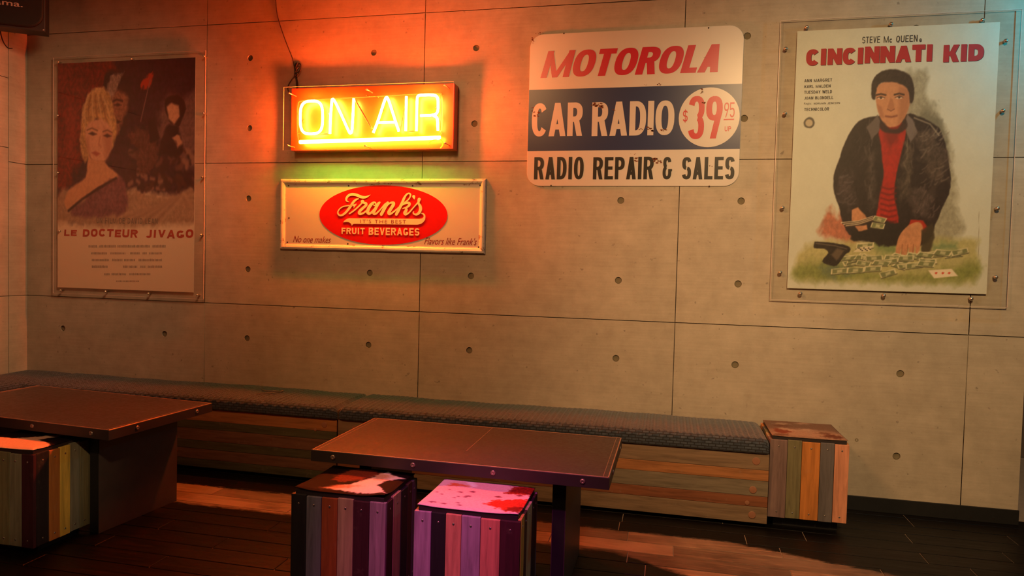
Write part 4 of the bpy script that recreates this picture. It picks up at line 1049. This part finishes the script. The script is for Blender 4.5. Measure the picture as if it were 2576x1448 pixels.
pt.poly([(2005, 650), (2050, 608), (2200, 602), (2440, 600), (2456, 625), (2460, 700), (2380, 712), (2140, 708), (2008, 700)], (176, 172, 118), .03, .9, .012, 10, .1)
pt.poly([(2010, 668), (2090, 655), (2200, 690), (2330, 690), (2455, 655), (2452, 702), (2250, 712), (2012, 700)], (128, 140, 76), .04, .85, .02, 12, .15)
pt.poly([(2060, 672), (2130, 665), (2140, 690), (2085, 700)], (92, 110, 98), .04, .7, .03, 13)
pt.poly([(2190, 612), (2260, 606), (2250, 640), (2205, 640)], (112, 136, 84), .03, .8, .02, 14)
pt.poly([(2350, 612), (2410, 612), (2410, 634), (2350, 632)], (112, 140, 100), .03, .8, .02, 15)
DK = (44, 34, 36)
pt.poly([(2200, 292), (2160, 305), (2133, 342), (2110, 402), (2097, 440), (2098, 482), (2110, 520), (2116, 548), (2136, 590), (2200, 606), (2330, 604), (2352, 566), (2372, 520), (2391, 470), (2386, 400), (2372, 340), (2350, 312), (2290, 286)], DK, .006, 1, .004, 20, .2)
pt.poly([(2213, 312), (2278, 312), (2268, 380), (2254, 440), (2250, 500), (2260, 566), (2206, 562), (2212, 500), (2222, 440), (2216, 370)], (170, 36, 26), .008, 1, .004, 22, .12)
pt.poly([(2222, 312), (2272, 312), (2250, 360), (2238, 372), (2228, 350)], (120, 24, 20), .02, .8, .01, 23)
for i in range(7): pt.stroke([(2216, 470+i*14), (2236, 476+i*14), (2254, 472+i*14)], (108, 20, 18), .004, .006, .7)
pt.poly([(2208, 288), (2180, 320), (2192, 352), (2212, 328), (2216, 306)], (104, 94, 96), .006, .95, .004, 24)
pt.poly([(2282, 286), (2276, 318), (2290, 358), (2308, 334), (2296, 300)], (118, 108, 110), .006, .95, .004, 25)
rs = random.Random(21)
for q_, c_ in (([(2305, 330), (2350, 325), (2376, 380), (2384, 450), (2350, 470), (2320, 400)], (86, 74, 68)), ([(2300, 470), (2350, 480), (2345, 545), (2300, 550), (2285, 510)], (84, 72, 72)),
               ([(2106, 440), (2140, 430), (2160, 500), (2140, 530), (2112, 500)], (70, 58, 62)), ([(2180, 380), (2200, 380), (2204, 520), (2190, 540)], (78, 68, 68)),
               ([(2276, 360), (2296, 350), (2290, 480), (2266, 500)], (92, 82, 74))): pt.poly(q_, c_, .03, .75, .03, int(q_[0][0]), .35)
def hl(cx, cy, rx, ry, n, c, ang):
    for _ in range(n):
        x, y = cx+rs.uniform(-rx, rx), cy+rs.uniform(-ry, ry); L = rs.uniform(8, 26); a = math.radians(ang+rs.uniform(-25, 25))
        pt.stroke([(x, y), (x+L*math.cos(a)*.5, y+L*math.sin(a)*.5+2), (x+L*math.cos(a), y+L*math.sin(a))], c, rs.uniform(.001, .0032), .006, rs.uniform(.3, .7))
hl(2340, 400, 30, 70, 30, (128, 116, 108), -40); hl(2330, 510, 26, 40, 18, (112, 98, 98), -60); hl(2122, 480, 18, 40, 16, (98, 88, 96), -20)
hl(2186, 430, 8, 110, 18, (100, 90, 92), -85); hl(2290, 400, 10, 80, 16, (122, 112, 100), -100); hl(2150, 380, 20, 50, 8, (70, 58, 66), -70); hl(2360, 350, 14, 26, 8, (150, 140, 128), -50)
pt.stroke([(2300, 296), (2340, 312), (2362, 340)], (160, 152, 138), .003, .005, .7)
pt.poly([(2140, 600), (2168, 560), (2250, 560), (2330, 570), (2330, 612), (2240, 618), (2180, 608)], (40, 32, 30), .01, 1, .01, 27, .2)
SK = (196, 140, 104)
# head: simple unspecific features
pt.poly([(2203, 226), (2206, 270), (2216, 300), (2232, 318), (2256, 318), (2276, 296), (2288, 262), (2290, 226), (2270, 206), (2222, 206)], SK, .006, 1, .002, 30, .05)
pt.poly([(2262, 214), (2290, 220), (2288, 262), (2276, 296), (2256, 318), (2262, 270)], (158, 104, 76), .02, .6, .01, 31)
pt.poly([(2192, 246), (2192, 214), (2204, 190), (2228, 176), (2262, 176), (2288, 190), (2300, 220), (2298, 252), (2288, 258), (2284, 222), (2262, 210), (2226, 206), (2206, 222), (2202, 250)], (52, 40, 38), .006, 1, .004, 32, .25)
for a in ((2216, 244), (2262, 243)):
    pt.stroke([(a[0]-12, a[1]-5), (a[0], a[1]-8), (a[0]+12, a[1]-5)], (62, 42, 34), .0035, .004, .9)
    pt.poly([(a[0]-10, a[1]+3), (a[0], a[1]-1), (a[0]+10, a[1]+3), (a[0], a[1]+6)], (232, 214, 196), .003, .8); pt.poly([(a[0]-4, a[1]+2), (a[0], a[1]-1), (a[0]+4, a[1]+2), (a[0], a[1]+5)], (48, 34, 30), .003, 1)
    pt.stroke([(a[0]-10, a[1]+2), (a[0], a[1]-2), (a[0]+10, a[1]+2)], (70, 46, 38), .0016, .003, .9)
pt.poly([(2240, 246), (2232, 270), (2240, 278), (2250, 272), (2246, 250)], (168, 112, 82), .006, .8); pt.stroke([(2232, 274), (2241, 279), (2250, 274)], (120, 74, 56), .002, .004, .8)
pt.poly([(2206, 262), (2218, 268), (2224, 296), (2214, 294)], (164, 110, 84), .01, .7)
pt.stroke([(2228, 292), (2242, 294), (2256, 291)], (120, 66, 54), .0035, .006, .8)
pt.poly([(2218, 302), (2236, 322), (2258, 322), (2276, 300), (2282, 318), (2262, 334), (2226, 332), (2212, 318)], (50, 32, 34), .008, .9, .003, 33)
# hands
pt.poly([(2142, 528), (2158, 522), (2176, 540), (2184, 556), (2160, 568), (2142, 556)], SK, .006, 1, .003, 35, .1)
pt.poly([(2150, 568), (2180, 566), (2182, 578), (2160, 582)], SK, .006, 1, .003, 36, .1)
pt.poly([(2290, 552), (2322, 556), (2334, 572), (2328, 586), (2306, 578), (2284, 570)], (172, 44, 28), .006, 1, .003, 37)
pt.poly([(2286, 566), (2310, 558), (2322, 572), (2318, 600), (2312, 634), (2303, 637), (2302, 618), (2296, 650), (2286, 652), (2286, 622), (2276, 655), (2266, 654), (2268, 625), (2260, 648), (2252, 646), (2256, 610), (2266, 586)], SK, .005, 1, .002, 38, .1)
for x in (2270, 2284, 2298): pt.stroke([(x, 615), (x-2, 640)], (140, 90, 64), .002, .004, .7)
pt.poly([(2320, 580), (2345, 560), (2352, 600), (2330, 650), (2318, 650)], (66, 58, 44), .01, .9, .008, 39)
# paper notes strewn on the table, and two cards
def note(x, y, L, H_, a, sk):
    ca_, sa_ = math.cos(a), math.sin(a)
    q = [(x+ca_*i*L/2-sa_*j*H_/2+sk*j*H_/2, y+(sa_*i*L/2+ca_*j*H_/2)*.62) for i, j in ((-1, -1), (1, -1), (1, 1), (-1, 1))]
    pt.poly(q, (214, 208, 172), .004); c_ = (x, y)
    qi = [(c_[0]+(p[0]-c_[0])*.86, c_[1]+(p[1]-c_[1])*.74) for p in q]; pt.poly(qi, (112, 122, 84), .004, .9, .003, int(x))
    qi = [(c_[0]+(p[0]-c_[0])*.3, c_[1]+(p[1]-c_[1])*.5) for p in q]; pt.poly(qi, (198, 196, 160), .006, .8)
    pt.stroke([q[3], q[2]], (62, 62, 44), .0016, .004, .8)
for i in range(26):
    x = rs.uniform(2120, 2350); y = rs.uniform(642, 672)+abs(x-2230)*-.04; note(x, y, rs.uniform(34, 46), rs.uniform(18, 24), rs.uniform(-.6, .5), rs.uniform(-.6, .2))
for x, y, a in ((2112, 682, -.15), (2152, 680, -.1), (2196, 676, -.1), (2234, 688, -.45), (2300, 668, -.2), (2330, 664, .1), (2400, 640, -.2), (2372, 636, .2), (2415, 634, -.35), (2176, 618, -.1)): note(x, y, 44, 24, a, -.2)
note(2212, 552, 34, 22, .35, 0); note(2208, 568, 34, 22, .2, 0)
for i in range(6): pt.stroke([(2116+i*3, 560+i*2), (2160, 556+i*2), (2196, 544+i*2)], (208, 196, 168) if i % 2 == 0 else (80, 60, 50), .0022, .003, .95)
pt.poly([(2160, 622), (2195, 618), (2188, 632), (2146, 634)], (216, 206, 176), .004)
for i in range(8): pt.stroke([(2160+i*4, 624+(i % 3)*3), (2162+i*4, 624+(i % 3)*3)], (50, 44, 38), .0022, .003)
pt.poly([(2335, 680), (2394, 676), (2410, 694), (2350, 700)], (232, 220, 200), .004)
for x in (2355, 2372, 2388): pt.poly([(x-4, 687), (x, 684), (x+4, 686), (x, 690)], (205, 60, 40), .003)
# a dark leather case lying on the table
pt.poly([(2048, 612), (2056, 607), (2110, 614), (2138, 622), (2136, 634), (2126, 640), (2104, 668), (2086, 668), (2068, 656), (2084, 636), (2074, 626), (2048, 624)], (46, 38, 34), .005, 1, .003, 41, .25)
pt.poly([(2090, 640), (2106, 624), (2124, 630), (2104, 656)], (112, 96, 80), .01, .8, .004, 42)
pt.stroke([(2052, 612), (2100, 618), (2130, 626)], (120, 108, 96), .002, .004, .7)
pt.stroke([(2463, 532), (2462, 655)], (120, 108, 90), .0008, .002, .6)
# printer's round mark
for r_, c_ in ((14, (70, 66, 60)), (9, (205, 194, 170))):
    pt.poly([(2035+r_*math.cos(t), 309+r_*math.sin(t)) for t in [2*pi*k/20 for k in range(20)]], c_, .004, .85, .004 if r_ == 14 else 0, 43)
SCR2 = [(2030, 68), (2242, 60), (2472, 50), (1977, 122), (1975, 285), (1969, 522), (1963, 685), (2014, 738), (2224, 743), (2444, 751), (2531, 102), (2524, 278), (2510, 524), (2506, 697)]
e2, YP = poster('film_poster', qx0, qx1, qz0, qz1, (3.484, 4.616, 1.106, 2.590), 'bright cream film poster with heavy red title and a man in dark jacket', pt, SCR2)
YT = YP-.0010
def c2(X, Y): return P(2000+X/5.152, 70+Y/5.152, YT)
a, b = c2(870, 200), c2(1587, 182); t = c2(1230, 104)
bm = bmesh.new()
for s_, X0, X1, Yb, Yt in (('STEVE', 870, 1100, 198, 112), ('M', 1148, 1212, 192, 108), ('QUEEN', 1310, 1587, 184, 97)):
    a, b, t = c2(X0, Yb), c2(X1, Yb), c2((X0+X1)/2, Yt); block_text(bm, s_, a.x, b.x, (a.z+b.z)/2, t.z, YT, .25, .14, gap=.22)
under(e2, bmobj('name_lettering', bm, 'inkdark'))
a, b = c2(1222, 190), c2(1258, 112); under(e2, font_text('name_lettering', 'c', a.x, b.x, a.z, b.z, YT, 'inkdark', None, bold=.03))
a, b = c2(1610, 182), c2(1645, 112); under(e2, font_text('name_lettering', 'e', a.x, b.x, a.z, b.z, YT, 'inkdark', None, bold=.03))
def title(bmx, mat_off, y):
    for s_, X0, X1, Ya, Yb, Yc, Yd in (('CINCINNATI', 140, 1786, 478, 446, 265, 228), ('KID', 1918, 2443, 440, 430, 218, 205)):
        random.seed(3)
        a, b = c2(X0, Ya), c2(X1, Yb); t = c2(X0, Yc); t2 = c2(X1, Yd)
        zb = (a.z+b.z)/2; zt = (t.z+t2.z)/2
        block_text(bmx, s_, a.x+mat_off, b.x+mat_off, zb-mat_off, zt-mat_off, y, .40, .29, gap=.05, jit=.02, wid={'I': .54, 'N': 1.10, 'C': 1.02, 'K': 1.12, 'D': 1.08, 'T': .95, 'A': 1.15})
bm = bmesh.new(); title(bm, .0022, YT+.0003); under(e2, bmobj('title_outline', bm, 'inkdark'))
bm = bmesh.new(); title(bm, 0, YT); under(e2, bmobj('title_lettering', bm, 'inkred'))
for s_, X0, X1, Yb, Yt in (('ANN MARGRET', 120, 482, 705, 655), ('KARL MALDEN', 120, 462, 780, 733), ('TUESDAY WELD', 118, 480, 855, 806), ('JOAN BLONDELL', 118, 498, 930, 882), ('TECHNICOLOR', 118, 442, 1078, 1030)):
    a, b = c2(X0, Yb), c2(X1, Yt); bm = bmesh.new(); block_text(bm, s_, a.x, b.x, a.z, b.z, YT, .28, .16, gap=.2); under(e2, bmobj('cast_lettering', bm, 'inkdark'))
a, b = c2(116, 993), c2(214, 963); under(e2, font_text('cast_lettering', 'Regia:', a.x, b.x, a.z, b.z, YT, 'inkdark', None))
a, b = c2(242, 993), c2(582, 961); bm = bmesh.new(); block_text(bm, 'NORMAN JEWISON', a.x, b.x, a.z, b.z, YT, .22, .15, gap=.22); under(e2, bmobj('cast_lettering', bm, 'inkdark'))

# ---- left poster: plain stand-in picture of two large heads, riders and a snowy ground
rx0, rx1, rz0, rz1 = -1.137, -.071, 1.022, 2.539
def tf1(u, v):
    p = P(u, v, WY-.016); return ((p.x-rx0)/(rx1-rx0), (p.z-rz0)/(rz1-rz0))
pt = Paint(250, 350, (238, 212, 184), tf1)
pt.poly([(120, 120), (520, 110), (520, 475), (440, 495), (330, 480), (250, 540), (150, 520)], (52, 34, 48), .03, 1, .02, 1, .3)
pt.poly([(120, 110), (262, 110), (290, 190), (215, 260), (205, 380), (190, 430), (140, 470)], (118, 34, 28), .05, 1, .04, 3, .35)
pt.poly([(170, 250), (200, 270), (190, 380), (165, 400)], (160, 56, 40), .05, .7, .05, 5, .3)
pt.poly([(400, 300), (420, 240), (470, 250), (500, 240), (500, 420), (440, 400), (400, 360)], (120, 92, 90), .05, .9, .03, 7, .2)
pt.poly([(140, 500), (170, 470), (230, 490), (330, 478), (420, 490), (500, 470), (500, 560), (140, 560)], (176, 142, 118), .03, 1, .015, 9, .12)
for i in range(9): pt.stroke([(300+i*12, 545+i*3), (400+i*8, 520-i*4), (494, 470+i*9)], (140, 105, 88) if i % 2 else (206, 170, 142), .007, .02, .5)
# riders: a broken mass of dark horse and coat shapes
rs = random.Random(31)
for i in range(60):
    x, y = rs.uniform(325, 492), rs.uniform(365, 480); y += max(0, (350-x))*.2
    c_ = rs.choice([(74, 48, 46), (104, 72, 66), (50, 34, 42), (150, 112, 98), (60, 40, 40)])
    a = rs.uniform(0, pi); L = rs.uniform(8, 22)
    pt.stroke([(x, y), (x+L*.5*math.cos(a)+4, y+L*.5*math.sin(a)), (x+L*math.cos(a), y+L*math.sin(a))], c_, rs.uniform(.006, .014), .012, .85)
pt.poly([(318, 340), (345, 318), (378, 326), (395, 345), (400, 400), (372, 440), (350, 420), (345, 372)], (92, 58, 54), .02, .95, .03, 11, .3)
pt.poly([(372, 300), (388, 296), (402, 350), (380, 360)], (40, 28, 36), .012, 1, .01, 12)
pt.poly([(352, 212), (384, 178), (378, 216), (356, 228)], (196, 60, 40), .012, 1, .02, 13)
pt.stroke([(378, 200), (354, 305)], (150, 120, 110), .003, .005, .8)
# dark-haired small figure at right
pt.poly([(395, 390), (412, 330), (425, 310), (450, 318), (462, 380), (440, 395)], (34, 26, 36), .015, 1, .01, 14, .2)
pt.poly([(414, 262), (420, 246), (440, 240), (462, 248), (468, 272), (458, 300), (446, 316), (424, 300)], (44, 30, 34), .008, 1, .006, 15)
pt.poly([(420, 268), (432, 258), (450, 266), (452, 292), (438, 312), (424, 298)], (206, 150, 122), .012, 1, .004, 16, .1)
pt.poly([(432, 345), (448, 340), (460, 362), (448, 372)], (196, 140, 115), .012, 1, .01, 17)
# half-hidden man's head in shade
pt.poly([(262, 190), (290, 178), (325, 200), (328, 260), (316, 320), (300, 345), (270, 320), (262, 260)], (46, 32, 40), .015, 1, .01, 18, .2)
pt.poly([(268, 252), (290, 226), (318, 240), (320, 280), (306, 312), (296, 340), (278, 334), (270, 300)], (150, 100, 82), .02, 1, .012, 19, .25)
pt.poly([(262, 232), (282, 196), (312, 180), (300, 210), (280, 248), (270, 262)], (164, 138, 128), .015, .9, .02, 20, .3)
pt.stroke([(282, 256), (294, 250), (308, 254)], (48, 30, 34), .004, .008, .9); pt.poly([(286, 264), (296, 259), (306, 264), (296, 267)], (50, 32, 34), .008, .9); pt.poly([(280, 306), (294, 300), (306, 306), (294, 311)], (60, 36, 36), .01, .9); pt.stroke([(272, 260), (276, 330)], (60, 38, 40), .014, .02, .8)
# fair-haired woman's head and shoulders
pt.poly([(205, 380), (202, 330), (212, 260), (232, 226), (262, 222), (282, 262), (292, 330), (282, 345), (262, 300), (226, 300), (218, 350)], (206, 164, 116), .012, 1, .012, 21, .2)
pt.poly([(204, 330), (216, 262), (240, 232), (270, 236), (286, 270), (292, 332), (284, 372), (270, 330), (250, 300), (232, 312), (222, 350), (226, 392), (214, 410), (204, 380)], (198, 154, 104), .014, .95, .014, 26, .25)
for i in range(7): pt.stroke([(222+i*6, 240), (212+i*10, 275), (215+i*11, 320)], (150, 100, 66) if i % 2 else (228, 190, 146), .005, .008, .6)
pt.poly([(216, 320), (240, 300), (268, 305), (282, 335), (282, 372), (266, 402), (246, 412), (228, 398), (218, 362)], (222, 166, 136), .012, 1, .006, 22, .06)
pt.poly([(262, 320), (282, 335), (282, 372), (266, 402), (262, 360)], (180, 118, 96), .03, .6, .01, 23)
pt.poly([(222, 336), (232, 331), (244, 337), (234, 341)], (64, 42, 42), .008, .9); pt.poly([(260, 341), (270, 336), (281, 342), (270, 346)], (64, 42, 42), .008, .9)
pt.stroke([(219, 327), (231, 322), (245, 328)], (120, 78, 60), .003, .006, .8); pt.stroke([(259, 331), (270, 327), (282, 333)], (120, 78, 60), .003, .006, .8)
pt.poly([(216, 350), (224, 345), (226, 392), (218, 378)], (186, 128, 102), .02, .6); pt.poly([(230, 404), (262, 408), (266, 424), (236, 420)], (166, 112, 90), .02, .7)
pt.poly([(230, 384), (240, 380), (252, 386), (243, 393)], (172, 84, 74), .008, .85); pt.stroke([(252, 345), (248, 362), (254, 369)], (186, 124, 100), .004, .01, .7)
pt.poly([(222, 392), (232, 402), (262, 406), (274, 420), (300, 446), (250, 470), (200, 505), (172, 530), (162, 505), (180, 470), (215, 445)], (216, 158, 120), .012, 1, .006, 24, .06)
pt.poly([(200, 512), (250, 474), (300, 446), (316, 470), (320, 520), (300, 540), (200, 545), (178, 530)], (128, 84, 92), .02, 1, .015, 25, .2)
pt.stroke([(172, 530), (205, 502), (250, 472), (292, 448)], (52, 32, 40), .006, .008, .9)
e1, YP = poster('film_poster', rx0, rx1, rz0, rz1, (-1.168, .0065, .981, 2.578), 'dim film poster in the left corner, fair-haired woman on dark red above thin red title', pt,
                [(146, 156), (513, 141), (145, 290), (145, 434), (148, 581), (152, 730), (265, 733), (373, 738), (496, 742), (505, 590), (508, 445), (512, 285), (330, 148)], .008)
YT = YP-.0010
def c1(X, Y): return P(130+X/6.033, 520+Y/6.033, YT)
for s_, X0, X1, Ya, Yb in (('UN FILM DE DAVID LEAN', 680, 1608, 248, 175),):
    a, b = c1(X0, Ya), c1(X1, Yb); bm = bmesh.new(); block_text(bm, s_, a.x, b.x, a.z, b.z, YT, .22, .14, gap=.3); under(e1, bmobj('credit_lettering', bm, 'inkgrey'))
bm = bmesh.new(); random.seed(12)
for s_, X0, X1, Ya, Yb in (('LE', 188, 385, 440, 350), ('DOCTEUR', 470, 1310, 446, 345), ('JIVAGO', 1430, 2155, 464, 356)):
    a, b = c1(X0, Ya), c1(X1, Yb); block_text(bm, s_, a.x, b.x, a.z, b.z, YT, .28, .26, gap=.2, jit=.06, shear=.08)
under(e1, bmobj('title_lettering', bm, 'inkred2'))
# small print too blurred to read: rows of soft word-shaped dashes
bm = bmesh.new()
for Y, Hh, segs in ((598, 46, [(560, 690), (725, 980), (1000, 1490), (1530, 1740)]), (705, 40, [(600, 850), (890, 1130), (1190, 1340), (1380, 1450), (1480, 1675)]), (806, 44, [(610, 870), (920, 1075), (1100, 1275), (1320, 1675)]),
                    (908, 44, [(610, 850), (1085, 1155), (1170, 1300), (1345, 1430), (1460, 1690)]), (1022, 40, [(800, 890), (910, 1130), (1180, 1500)]), (1127, 22, [(980, 1330)])):
    for X0, X1 in segs:
        x = X0
        while x < X1-8:
            wd = random.uniform(12, 22); a, b = c1(x, Y+Hh*.4), c1(min(X1, x+wd), Y-Hh*random.uniform(.3, .45)); m = (b.x-a.x)
            prism(bm, [(a.x, a.z), (a.x+m*.75, a.z), (a.x+m*.75, b.z), (a.x, b.z)], YT, None); x += wd+3
MT['inkfaint'] = m_plain('faint_ink', (0.36, 0.27, 0.21), 0.6)
under(e1, bmobj('small_print', bm, 'inkfaint'))

# ================================================================== LOUDSPEAKER IN THE CORNER
MT['spk'] = m_plain('black_speaker_cabinet', (0.020, 0.019, 0.021), 0.5)
MT['spkgrey'] = m_plain('grey_speaker_bracket', (0.035, 0.03, 0.031), 0.5)
MT['grille'] = m_plain('black_grille', (0.008, 0.008, 0.009), 0.7, scale=400, bump=.4)
MT['badge'] = m_plain('silver_badge', (0.62, 0.56, 0.52), 0.35, 0.3)
sp = empty('loudspeaker', (-1.170, -.262, 2.68), 'black loudspeaker with rounded grille hung in the upper left corner', 'speaker', None, math.radians(33))
sp.rotation_euler = (0, 0, math.radians(33))
# local frame: x along the front, -y outwards
boxo('cabinet', (-.36, .130, -.045, .075, 0.002, .34), 'spk', sp, bev=.004)
boxo('front_frame', (-.41, .138, -.060, -.045, -.002, .34), 'spkgrey', sp, bev=.003)
bm = bmesh.new(); prism(bm, rrect(-.40, .134, .012, .33, .088, 12), -.085, -.060)
g = bmobj('grille', bm, 'grille', sp); bv = g.modifiers.new('b', 'BEVEL'); bv.width = .010; bv.segments = 3; bv.limit_method = 'ANGLE'
me_t = font_text('badge_lettering', 'ama.', -.125, .024, .128, .164, -.0858, 'badge', sp, bold=.012)
for x, z in ((.128, .009),):
    bm = bmesh.new(); disc_lathe(bm, (x, -.060, z), (0, -1, 0), [(.006, -.001), (.006, .002), (.003, .003), (0, .003)], 10); bmobj('screw', bm, 'screw', sp, True)
boxo('wall_bracket', (-.06, .02, .070, .19, .12, .20), 'spkgrey', sp, bev=.002)

# ================================================================== TEAL NEON, JUST OUTSIDE THE VIEW AT THE RIGHT
MT['neon_t'] = m_emit('teal_neon_gas', (0.01, 0.74, 1.0), 620)
tn = empty('teal_neon_lamp', (5.02, -.46, 2.4), 'small teal neon squiggle on a black post, reflected in the right poster sheet', 'lamp')
bm = bmesh.new(); tube(bm, smooth_path([(0, 0, .14), (.022, 0, .17), (.0, 0, .205), (-.018, 0, .18), (.004, 0, .15), (.03, 0, .185), (.022, 0, .235), (-.006, 0, .255), (.006, 0, .28), (.028, 0, .262)], 3), .005, 8)
bmobj('glowing_tube', bm, 'neon_t', tn, True)
boxo('post', (.035, .055, -.01, .01, -2.4, 1.0), 'dark', tn)
